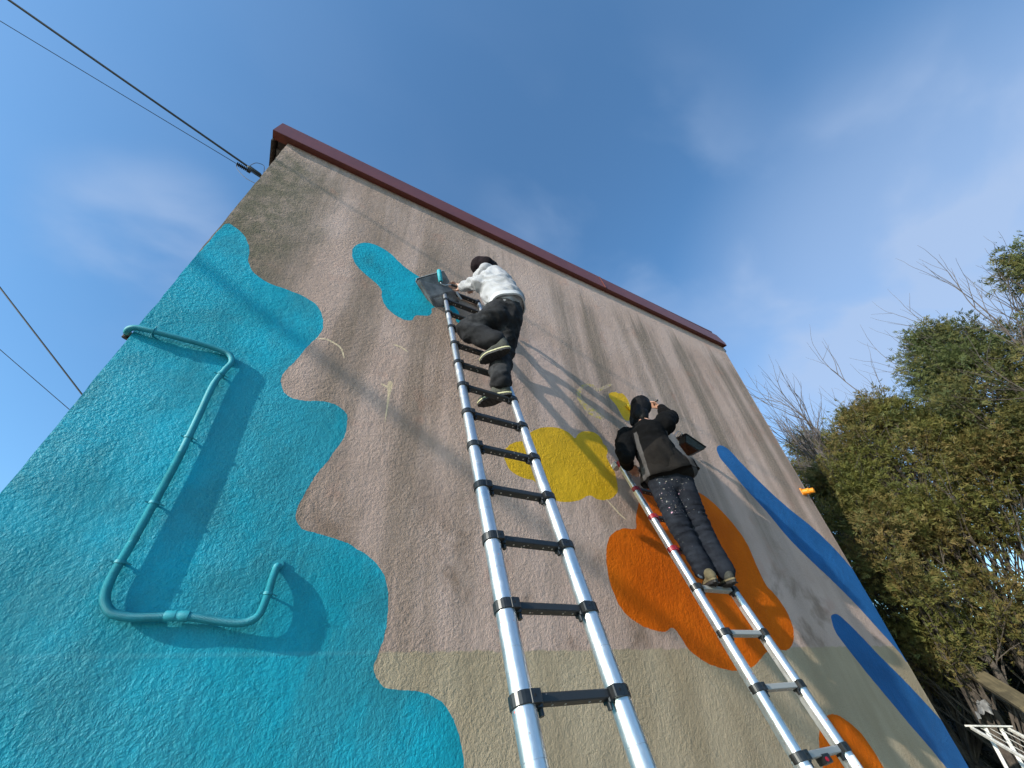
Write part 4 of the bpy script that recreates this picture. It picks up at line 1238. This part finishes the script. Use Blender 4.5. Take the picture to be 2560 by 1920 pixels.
# ---- painter in black on the second ladder
def painter_black():
    root = empty('person', (2.74, 1.92, 2.17))
    tag(root, 'person with black hair, black fleece and paint splattered jeans, seen from behind on a ladder', 'person')
    pel, waist, chest = j('b_pelvis'), j('b_waist'), j('b_chest')
    shL, shR, neck, hd = j('b_shL'), j('b_shR'), j('b_neck'), j('b_head')
    hipL, hipR, kL, kR, aL, aR = j('b_hipL'), j('b_hipR'), j('b_kneeL'), j('b_kneeR'), j('b_ankL'), j('b_ankR')
    eR, wR, hR, eL, wL, hL = j('b_elbR'), j('b_wrR'), j('b_handR'), j('b_elbL'), j('b_wrL'), j('b_handL')
    fwd = Vector((.45, .88, .12)).normalized(); up_ = Vector((.08, 0, 1)).normalized()
    pr = [(pel, .10, waist, .095), (waist, .095, chest, .12), (chest, .11, lerp(shL, shR, .5), .085), (lerp(shL, shR, .5), .055, hd, .05),
          (hipL, .07, kL, .05), (kL, .05, aL, .036), (hipR, .07, kR, .05), (kR, .05, aR, .036),
          (shR, .042, eR, .034), (eR, .034, wR, .025), (shL, .042, eL, .034), (eL, .034, wL, .025)]
    pr += head_prims(hd + Vector((0, 0, .01)), fwd, up_)
    roll = j('b_roll')
    pr += hand(None, wR, (hR - wR) + Vector((-.02, .02, .02)), Vector((.3, .8, -.2)), Vector((.3, .4, -1)), 1.05, (.4, .8, .6))
    pr += hand(None, wL, (hL - wL), Vector((.2, .7, 0)), Vector((.2, .1, -1)), 1.05, (.4, .6, .5))
    organic('body', pr, .0075, M['skin'], root, 2)
    # jeans
    tp = [(pel, .128, waist + Vector((0, 0, -.06)), .120), (hipL, .098, pel, .115), (hipR, .098, pel, .115),
          (hipL, .096, kL, .078), (kL, .078, lerp(kL, aL, .6), .070), (lerp(kL, aL, .6), .072, aL + Vector((-.01, -.01, -.005)), .068),
          (hipR, .094, kR, .072), (kR, .074, lerp(kR, aR, .6), .066), (lerp(kR, aR, .6), .068, aR + Vector((0, -.01, -.005)), .066)]
    fo = folder((.1, 0, 1), 26, 4.2, .0050, .001, 9.0, ((lerp(kL, hipL, .1), .22, 1.0), (lerp(kR, hipR, .1), .22, 1.0), (aL, .15, 1.0)))
    organic('jeans', tp, .010, M['splat'], root, 4, fo)
    # pale lining showing where the left hem hangs open
    ll = Vector((-.050, .0, 0))
    organic('hem_lining', [(lerp(kL, aL, .55) + ll * .8, .028, aL + ll + Vector((0, 0, .06)), .040), (aL + ll + Vector((0, 0, .06)), .040, aL + ll * .8 + Vector((0, 0, -.03)), .030)],
            .009, cloth('washed_blue_denim', (.085, .115, .155), .9, .15), root, 4, folder((0, 0, 1), 12, 6, .004))
    # fleece: flares out at the hem, open below
    hL_, hR_ = j('b_hemL'), j('b_hemR')
    jp = [(lerp(hL_, hR_, .28) + Vector((0, .0, .05)), .120, lerp(hL_, hR_, .80) + Vector((0, .02, .05)), .125),
          (lerp(hL_, hR_, .45) + Vector((0, 0, .10)), .165, waist + Vector((0, 0, .06)), .165),
          (waist, .160, chest, .165), (chest, .160, lerp(shL, shR, .5) + Vector((0, 0, -.06)), .135),
          (shL + Vector((.02, 0, -.06)), .095, shR + Vector((-.02, 0, -.06)), .095), (lerp(shL, shR, .5), .09, neck, .070),
          (shR + Vector((0, 0, -.02)), .088, eR, .074), (eR, .072, lerp(eR, wR, .85), .052), (lerp(eR, wR, .8), .050, wR, .040),
          (shL + Vector((0, 0, -.02)), .090, lerp(shL, eL, .55) + Vector((-.02, 0, 0)), .086), (lerp(shL, eL, .55), .086, eL, .074), (eL, .070, lerp(eL, wL, .8), .052), (lerp(eL, wL, .7), .05, wL, .040)]
    fo = folder((.2, 0, 1), 6.5, 3.5, .012, -.004, 21.0, ((eR, .16, .8), (eL, .16, .6)))
    jk = organic('fleece_jacket', jp, .011, M['fleece'], root, 5, fo)
    return root, jk
pb, jacket = painter_black()
def dress_black():
    waist, chest = j('b_waist'), j('b_chest')
    shL, shR, neck, hd = j('b_shL'), j('b_shR'), j('b_neck'), j('b_head')
    hL_, hR_ = j('b_hemL'), j('b_hemR')
    fwd = Vector((.45, .88, .12)).normalized(); up_ = Vector((.08, 0, 1)).normalized()
    s_ = fwd.cross(up_).normalized()
    # hem skirt swinging out at the sides, dark inside
    c0 = lerp(hL_, hR_, .5)
    ex = (hR_ - hL_); W_ = ex.length / 2; ex.normalize(); ey = ex.cross(Vector((0, 0, 1))).normalized()
    vs, fs, mi = [], [], []
    n, rows = 56, 9
    for k in range(n):
        a = 2 * math.pi * k / n
        for q in range(rows):
            f = q / (rows - 1)
            rx = .150 + (W_ + .012 - .150) * (1 - f) ** 1.2
            ry = .125 + .035 * (1 - f)
            fold_ = 1 + .05 * (1 - f) * math.sin(a * 6 + 1.2) + .03 * (1 - f) * math.sin(a * 11)
            base = c0 + Vector((0, 0, -.01)) + (waist + Vector((0, 0, .10)) - c0) * f
            vs.append(base + ex * math.cos(a) * rx * fold_ + ey * math.sin(a) * ry * fold_ + Vector((0, 0, .010 * math.sin(a * 3))) * (1 - f))
    for k in range(n):
        for q in range(rows - 1):
            fs.append((k * rows + q, ((k + 1) % n) * rows + q, ((k + 1) % n) * rows + q + 1, k * rows + q + 1))
            ca = math.cos(2 * math.pi * (k + .5) / n)
            mi.append(1 if .72 < abs(ca) < .90 else 0)
    mb = MB(); mb.v = vs; mb.f = fs; mb.m = mi
    me = bpy.data.meshes.new('jacket_skirt'); me.from_pydata([tuple(v) for v in vs], [], fs)
    o = from_mesh('jacket_skirt', me, M['fleece'], jacket, True)
    t = o.modifiers.new('thick', 'SOLIDIFY'); t.thickness = .004
    # hair: sleek, tied low, falling to the left shoulder
    h = hd + up_ * .015
    hp = [(neck - fwd * .045 + up_ * .03, .062, neck - fwd * .05 - up_ * .01, .050), (h - fwd * .022 + up_ * .015, .094, h + fwd * .005 + up_ * .005, .092, s_, .96),
          (h - fwd * .05 - up_ * .03, .085, neck - fwd * .03 - s_ * .03 + up_ * .02, .060),
          (h - fwd * .02 - s_ * .055 - up_ * .03, .052, neck - s_ * .075 + up_ * .00, .034),
          (neck - s_ * .075 + up_ * .0, .034, neck - s_ * .095 - up_ * .06, .020)]
    organic('hair', hp, .008, M['hair'], pb, 4, folder(s_, 30, 3.0, .0022))
    def flat(a, z): return Vector((a[0], a[1], z))
    boot('shoe', flat((2.615, 1.815), 2.186), flat((2.800, 2.045), 2.186), j('b_ankL') + Vector((0, 0, -.03)), (M['khaki'], M['sole'], M['khaki']), pb, 'khaki suede shoe with worn edge', .80)
    boot('shoe', flat((2.765, 1.775), 2.186), flat((2.905, 2.030), 2.186), j('b_ankR') + Vector((0, 0, -.03)), (M['boot'], M['sole'], M['khaki']), pb, 'second suede shoe, its shade painted in with darker suede', .80)  # darker suede stands in for the shade on this foot
dress_black()

roll = j('b_roll')
roller('paint roller with a yellow sleeve on the wall beside the black haired painter',
       roll + Vector((-.035, -.005, .035)), roll + Vector((.03, -.005, -.05)), j('b_handR') + Vector((-.03, .03, .02)), M['nap2'], M['blackpl'], M['blackpl'])
t2 = tray('black paint tray with a crumpled shiny liner beside the painter in black',
          J['b_trB'], J['b_trA'], J['b_trD'], J['b_trC'], M['blackgloss'], M['blackgloss'], .085)
M['foil'] = plain('shiny_crumpled_liner', (.30, .34, .37), .22, .5, .5, 30, .02, 26)
a_, b_ = Vector(J['b_trA']), Vector(J['b_trB'])
bm_ = MB()
rr = random.Random(5)
gx, gy = 9, 7
for i in range(gx + 1):
    for k in range(gy + 1):
        p = b_.lerp(a_, i / gx).lerp(Vector(J['b_trC']).lerp(Vector(J['b_trD']), i / gx), k / gy * .55)
        bm_.v.append(tuple(p + Vector((0, 0, .075 + rr.uniform(0, .030))) + Vector((rr.uniform(-.01, .01), rr.uniform(-.01, .01), 0))))
bm_.f = [(i * (gy + 1) + k, i * (gy + 1) + k + 1, (i + 1) * (gy + 1) + k + 1, (i + 1) * (gy + 1) + k) for i in range(gx) for k in range(gy)]
bm_.m = [0] * len(bm_.f)
bm_.build('crumpled_liner', M['foil'], t2[0], True)
MB().tube(smooth_path([b_ + Vector((.01, 0, .085)), b_ + Vector((-.05, -.01, .10)), J['b_wire0']], 5), .003, 6).build('wire_handle', M['alu'], t2[0], True)

# ------------------------------------------------------------------ trees beyond the house
def leaf_mat(name, c1, c2, c3):
    m = NT(name)
    a = m.step(m.noise(m.pos, 1.1, 4, .65), .38, .62)
    b = m.step(m.noise(m.pos, 7.0, 3, .7), .40, .66)
    c = m.mix(b, m.mix(a, c1, c2), c3)
    m.set(Base_Color=c, Roughness=.65)
    m.b.inputs['Specular IOR Level'].default_value = .25
    tr = m.n('ShaderNodeBsdfTranslucent')
    m.put(tr.inputs['Color'], c)
    mx = m.n('ShaderNodeMixShader'); mx.inputs[0].default_value = .38
    m.t.links.new(m.b.outputs[0], mx.inputs[1]); m.t.links.new(tr.outputs[0], mx.inputs[2])
    m.t.links.new(mx.outputs[0], m.out.inputs['Surface'])
    return m.mat
M['needle'] = leaf_mat('olive_evergreen_sprays', (.145, .142, .034), (.185, .130, .046), (.085, .100, .030))
M['needle2'] = leaf_mat('blue_green_evergreen_sprays', (.115, .135, .044), (.160, .138, .044), (.072, .095, .040))
M['scrub'] = leaf_mat('dark_scrub', (.022, .028, .012), (.040, .034, .018), (.014, .018, .010))
M['bark'] = plain('grey_brown_bark', (.060, .048, .038), .9, 0, .35, 12, .01, 30)
M['twig'] = plain('bare_twig_bark', (.085, .070, .065), .85, 0, .2, 20)

def sprays(name, blobs, n, size, mat, parent, seed, flat=.55, per=6):
    """foliage: flat fan-like sprays of small leaves scattered through lumpy volumes"""
    g = np.random.default_rng(seed)
    B = np.array([[*b[0], b[1], b[2]] for b in blobs], float)      # x y z r rz
    wts = B[:, 3] ** 2; wts /= wts.sum()
    idx = g.choice(len(B), n, p=wts)
    d = g.normal(size=(n, 3)); d /= np.linalg.norm(d, axis=1)[:, None]
    rad = g.uniform(.15, 1, n) ** .5 * g.choice([1., 1., 1., 1.2, 1.6], n)
    c = B[idx, :3] + d * rad[:, None] * np.stack([B[idx, 3], B[idx, 3], B[idx, 4]], 1)
    out_ = d * np.array([1, 1, .35]) + np.array([0, 0, .25]) + g.normal(size=(n, 3)) * .45
    out_ /= np.linalg.norm(out_, axis=1)[:, None]
    nr_ = g.normal(size=(n, 3)); nr_ -= (nr_ * out_).sum(1)[:, None] * out_; nr_ /= np.linalg.norm(nr_, axis=1)[:, None]
    sd = np.cross(out_, nr_)
    V = np.zeros((n, per, 3, 3)); s = size * g.uniform(.35, 1.75, n)
    for k in range(per):
        f = k / per
        ang = (1 if k % 2 else -1) * (0.35 + .5 * g.random(n))
        if k == per - 1: ang = ang * 0.1
        base = c + out_ * (s * f)[:, None]
        dr = out_ * np.cos(ang)[:, None] + sd * np.sin(ang)[:, None] + nr_ * (g.normal(size=n) * .25)[:, None]
        wdt = (np.cross(dr, nr_) + nr_ * (g.normal(size=n) * .5)[:, None])
        L = s * (.75 - .35 * f) * g.uniform(.7, 1.2, n)
        V[:, k, 0] = base + wdt * (L * .10)[:, None]
        V[:, k, 1] = base - wdt * (L * .10)[:, None] + dr * (L * .45)[:, None] * 0
        V[:, k, 2] = base + dr * L[:, None]
        V[:, k, 1] += dr * (L * .30)[:, None] - wdt * (L * .12)[:, None]
    V = V.reshape(-1, 3)
    nf = n * per
    me = bpy.data.meshes.new(name)
    me.vertices.add(len(V)); me.vertices.foreach_set('co', V.ravel())
    me.loops.add(nf * 3); me.loops.foreach_set('vertex_index', np.arange(nf * 3))
    me.polygons.add(nf); me.polygons.foreach_set('loop_start', np.arange(0, nf * 3, 3)); me.polygons.foreach_set('loop_total', np.full(nf, 3))
    me.validate()
    return from_mesh(name, me, mat, parent)

def limb_path(r, a, b, wob, n=6):
    a, b = Vector(a), Vector(b)
    return [a.lerp(b, i / n) + Vector((r.uniform(-1, 1), r.uniform(-1, 1), r.uniform(-.5, .5))) * wob * math.sin(math.pi * i / n) for i in range(n + 1)]

def evergreen(x, y, h, spread, base, seed, label, n, mat='needle', nblob=60, lean=(0, 0), group='evergreen trees beyond the house'):
    r = random.Random(seed)
    z0 = ground_h(x, y)
    root = empty('evergreen_tree', (x, y, z0))
    tag(root, label, 'tree', group)
    mb = MB()
    stems = r.randint(4, 7)
    tips = []
    for k in range(stems):
        a = r.uniform(0, 6.28)
        b0 = Vector((x + math.cos(a) * .35, y + math.sin(a) * .35, z0 - .1))
        b1 = Vector((x + lean[0] + math.cos(a) * spread * r.uniform(.15, .45), y + lean[1] + math.sin(a) * spread * r.uniform(.15, .45), z0 + h * r.uniform(.75, .97)))
        p = limb_path(r, b0, b1, .14, 7)
        mb.tube(p, [.048 * (1 - .85 * i / 7) + .006 for i in range(8)], 7)
        tips.append(p)
    blobs = []
    for k in range(nblob):
        f = (k + r.random()) / nblob
        zz = z0 + base + (h - base) * f
        prof = math.sin(min(1, (f + .18) / .55) * math.pi / 2) * (1 - max(0, (f - .45) / .55) ** 1.25 * .88)
        a = r.uniform(0, 6.28)
        rr_ = spread * prof * math.sqrt(r.uniform(.10, 1.0))
        c = Vector((x + lean[0] * f + math.cos(a) * rr_, y + lean[1] * f + math.sin(a) * rr_, zz + r.uniform(-.15, .15)))
        s_ = r.uniform(.18, .42) * (1 - .30 * f)
        blobs.append((c, s_ * r.uniform(.8, 1.2), s_ * r.uniform(.65, 1.15)))
        st = r.choice(tips); q = st[max(1, min(6, int(f * 7)))]
        pp = limb_path(r, q, c, .10, 4)
        mb.tube(pp, [.017, .013, .010, .007, .004], 5)
        for _ in range(3):
            e = c + Vector((r.uniform(-1, 1), r.uniform(-1, 1), r.uniform(-.4, .8))) * s_ * 1.1
            mb.tube(limb_path(r, pp[3], e, .04, 3), [.007, .005, .004, .002], 4)
    mb.build('trunk', M['bark'], root, True)
    # loose outer wisps that break the outline
    for k in range(int(nblob * 1.1)):
        c, s1, s2 = r.choice(blobs)
        d = Vector((r.uniform(-1, 1), r.uniform(-1, 1), r.uniform(-.1, .9))).normalized()
        e_ = r.uniform(1.15, 1.75)
        blobs.append((c + d * s1 * e_, s1 * r.uniform(.18, .32), s1 * r.uniform(.15, .3)))
    sprays('crown', blobs, int(n * .60), .070, M[mat], root, seed)
    return root

def bare_tree(x, y, h, seed, label, dirs=None, lean=(0, 0, 1), start=.35, group='leafless trees behind the evergreens'):
    r = random.Random(seed)
    z0 = ground_h(x, y)
    root = empty('bare_tree', (x, y, z0))
    tag(root, label, 'tree', group)
    trunk, crown = MB(), MB()
    def grow(p, d, L, rad, depth, mb):
        n = 5
        pts = [p]
        for i in range(n):
            d = (d + Vector((r.uniform(-1, 1), r.uniform(-1, 1), r.uniform(-.5, .9))) * .13).normalized()
            pts.append(pts[-1] + d * L / n)
        mb.tube(pts, [rad * (1 - .55 * i / n) for i in range(n + 1)], 6 if depth > 2 else 4)
        if depth == 0: return
        kids = 3 if depth > 1 else 2
        for k in range(kids + (1 if r.random() < .5 else 0)):
            t = r.uniform(.35, 1.0) if k else 1.0
            q = pts[min(n, int(t * n))]
            ax = Vector((r.uniform(-1, 1), r.uniform(-1, 1), r.uniform(-.6, .8)))
            nd = (d + ax * (.62 if k else .2)).normalized()
            grow(q, nd, L * r.uniform(.58, .78), rad * (.54 if k else .52), depth - 1, crown)
    b = Vector((x, y, z0 - .1)); tdir = Vector(lean).normalized()
    top = b + tdir * h * start
    trunk.tube(limb_path(r, b, top, .06, 5), [.12, .11, .10, .095, .09, .085], 8)
    for k in range(5):
        dd = (tdir + Vector((r.uniform(-1, 1), r.uniform(-1, 1), r.uniform(-.2, .6))) * .55).normalized()
        grow(top - tdir * r.uniform(0, h * .10), dd, h * .25, .050, 4, crown)
    trunk.build('trunk', M['bark'], root, True)
    crown.build('crown', M['twig'], root, True)
    return root
TREES_HERE = 1
evergreen(8.7, 3.0, 4.55, 1.15, 1.5, 11, 'olive evergreen just past the far edge of the wall', 34000, nblob=110)
evergreen(9.7, 2.05, 5.4, 1.40, 2.7, 12, 'broad olive evergreen with a rusty top, second from the wall', 44000, nblob=150)
evergreen(10.1, .45, 6.1, 1.35, 2.9, 13, 'evergreen with a bluish pointed top, middle of the row', 44000, 'needle2', nblob=150)
evergreen(11.8, 3.9, 5.4, 1.6, 2.6, 15, 'evergreen half hidden in the second row behind the others', 26000, nblob=100)
evergreen(8.9, -1.05, 6.3, 1.05, 1.8, 14, 'tallest evergreen with a loose ragged top at the edge of the view', 30000, 'needle2', nblob=110)
evergreen(10.0, -.6, 4.9, 1.2, 2.9, 18, 'low olive evergreen in front of the tallest one', 30000, nblob=100)
evergreen(13.4, 6.4, 4.2, 1.6, .8, 17, 'low dark evergreen closing the gap behind the planks', 20000, nblob=80)
bare_tree(10.6, 3.3, 6.6, 21, 'leafless tree whose twigs fan out above the evergreens nearest the wall', lean=(-.1, .05, 1))
bare_tree(10.7, 2.2, 7.8, 22, 'leafless tree rising over the broad evergreen with the rusty top', lean=(-.05, .1, 1))
bare_tree(10.0, .1, 7.6, 23, 'leafless tree with long twigs between the pointed and the tallest evergreen', lean=(.0, .05, 1))

# thin bare stems of the undergrowth on the bank
def thicket():
    r = random.Random(31)
    mb = MB()
    for k in range(420):
        x = r.uniform(9.0, 15.5); y = r.uniform(-1.5, 7.5)
        z = ground_h(x, y)
        h = r.uniform(.7, 2.6)
        b = Vector((x, y, z - .05))
        t = b + Vector((r.uniform(-.5, .5), r.uniform(-.5, .5), h))
        p = limb_path(r, b, t, .10, 4)
        mb.tube(p, [.016, .013, .010, .007, .003], 4)
        for _ in range(3):
            q = p[r.randint(1, 3)]
            mb.tube(limb_path(r, q, q + Vector((r.uniform(-.4, .4), r.uniform(-.4, .4), r.uniform(.2, .6))), .05, 3), [.006, .005, .003, .002], 3)
    o = mb.build('undergrowth', M['bark'], None, True)
    tag(o, 'dark tangle of thin bare stems under the trees', kind='stuff')
    blobs = []
    for k in range(110):
        x = r.uniform(9.6, 17); y = r.uniform(-1.0, 9.5)
        blobs.append((Vector((x, y, ground_h(x, y) + r.uniform(.05, .55))), r.uniform(.4, .8), r.uniform(.25, .45)))
    o = sprays('undergrowth_leaves', blobs, 26000, .11, M['scrub'], None, 77)
    tag(o, 'low dark scrub covering the bank', kind='stuff')
thicket()

# ------------------------------------------------------------------ timber and odds and ends on the bank
def plank_mat(name, c1, c2):
    m = NT(name)
    gr = m.noise(m.map(m.obj, (3, 40, 40)), 1, 5, .65, .4)
    c = m.mix(m.step(gr, .35, .65), c1, c2)
    c = m.mix(m.math('MULTIPLY', m.step(m.noise(m.obj, 2.4, 4, .65), .5, .65), .6), c, tuple(x * .45 for x in c1))
    m.set(Base_Color=c, Roughness=.85, Normal=m.bump(gr, .004))
    return m.mat
M['plank'] = plank_mat('weathered_board', (.075, .060, .032), (.14, .11, .06))
M['plank2'] = plank_mat('yellowed_board', (.24, .16, .06), (.36, .26, .11))
M['plank3'] = plank_mat('old_dark_board', (.075, .058, .045), (.13, .10, .075))
def plank(label, a, b, wd, th, mat, roll=0.0, group=None, name='plank'):
    a, b = Vector(a), Vector(b)
    d = b - a; L = d.length; d.normalize()
    me_v = []
    r = random.Random(int(L * 1000))
    n = 6
    mb = MB()
    for i in range(n + 1):
        x = L * (i / n - .5)
        for y, z in ((-wd, -th), (wd, -th), (wd, th), (-wd, th)):
            me_v.append((x, (y + r.uniform(-.003, .003)) / 1, z + r.uniform(-.0015, .0015)))
    fs = [(0, 1, 2, 3)[::-1], tuple(range(n * 4, n * 4 + 4))]
    for i in range(n):
        for k in range(4):
            fs.append((i * 4 + k, i * 4 + (k + 1) % 4, i * 4 + 4 + (k + 1) % 4, i * 4 + 4 + k))
    me = bpy.data.meshes.new(name); me.from_pydata(me_v, [], fs)
    me.materials.append(M[mat])
    o = bpy.data.objects.new(name, me); link(o)
    o.matrix_world = Matrix.Translation((a + b) / 2) @ d.to_track_quat('X', 'Z').to_matrix().to_4x4() @ Matrix.Rotation(roll, 4, 'X')
    tag(o, label, 'plank', group)
    return o
PL_HERE = 1
plank('thick weathered board lying on the bank, pale top face to the sky', (9.0, 3.05, 1.90), (7.60, 2.10, 1.27), .085, .024, 'plank', .25)
plank('yellowed board under the thick weathered one', (8.95, 2.98, 1.80), (7.60, 2.06, 1.20), .07, .018, 'plank2', .3)
rp = random.Random(8)
for k, how in enumerate(['nearest the house corner', 'second from the house corner', 'leaning steeply', 'half buried in leaves', 'with a broken end', 'broadest of the leaning ones',
                          'lying almost flat', 'thinnest of the leaning ones', 'farthest up the bank']):
    x0 = 8.2 + .35 * rp.random() + k * .22
    y0 = 3.4 + rp.uniform(-.25, .5)
    up = 1.1 if how == 'leaning steeply' else .2 if how == 'lying almost flat' else rp.uniform(.5, .9)
    w_ = .10 if 'broadest' in how else .028 if 'thinnest' in how else rp.uniform(.04, .075)
    a = (x0 + .7, y0 + .5, ground_h(x0, y0) + up)
    b = (x0 - .9, y0 - .9, ground_h(x0 - .9, y0 - .9) + .08 + rp.uniform(0, .15))
    plank('old dark board on the shaded bank, ' + how, a, b, w_, .016, 'plank3', rp.uniform(-.5, .5), 'dark boards leaning on the bank')

def scrap():
    r = random.Random(4)
    c = Vector((8.2, 2.70, 1.30))
    vs, fs = [], []
    n = 9
    for i in range(n):
        for k in range(n):
            u_, v_ = i / (n - 1) - .5, k / (n - 1) - .5
            vs.append(c + Vector((.20 * u_ + .05 * v_, .20 * v_, .06 * u_ - .10 * v_)) + Vector((r.uniform(-.01, .01), r.uniform(-.01, .01), r.uniform(-.03, .03) - .25 * (u_ * u_ + v_ * v_))))
    fs = [(i * n + k, i * n + k + 1, (i + 1) * n + k + 1, (i + 1) * n + k) for i in range(n - 1) for k in range(n - 1)]
    o = obj('plastic_bag', vs, fs, plain('dull_white_plastic', (.17, .17, .17), .5, 0, .2, 14), None, True)
    tag(o, 'crumpled white plastic bag caught below the weathered board', 'bag')
    t = o.modifiers.new('thick', 'SOLIDIFY'); t.thickness = .004
scrap()

def rack():
    root = empty('drying_rack', (7.2, 2.2, 0))
    tag(root, 'white metal folding rack with thin rods beside the lower blue stripe', 'rack')
    A, B = Vector((7.20, 2.572, 1.135)), Vector((7.62, 2.40, 1.095))
    v = Vector((-.72, -.56, -.215))
    A2, B2 = A + v * 1.7, B + v * 1.7
    def bar(p, q, w_, h_, nm='rail'):
        e = (q - p).normalized(); s_ = e.cross(Vector((0, 0, 1))).normalized(); n_ = s_.cross(e)
        return MB().obox((p + q) / 2, e * (q - p).length / 2, s_ * w_, n_ * h_, bevel=.004).build(nm, M['whitepaint'], root)
    bar(A, A2, .013, .016); bar(B, B2, .013, .016)
    bar(A + Vector((-.02, .01, .018)), B + Vector((.03, -.01, .018)), .040, .008, 'top_plate')
    bar(A2, B2, .013, .013, 'cross_bar')
    for k in range(1, 4):
        f = k / 4
        MB().tube([A.lerp(B, f), A2.lerp(B2, f)], .0035, 6).build('rod', M['whitepaint'], root, True)
    for p, off in ((A.lerp(B, .38), (-.95, -.20)), (A.lerp(B, .80), (-1.0, -.25))):
        q = Vector((p.x + off[0], p.y + off[1], 0.01))
        bar(p, q, .016, .012, 'leg')
    for p in (A2, B2):
        q = Vector((p.x + .75, p.y + .30, 0.01))
        bar(p, q, .014, .012, 'leg')
rack()
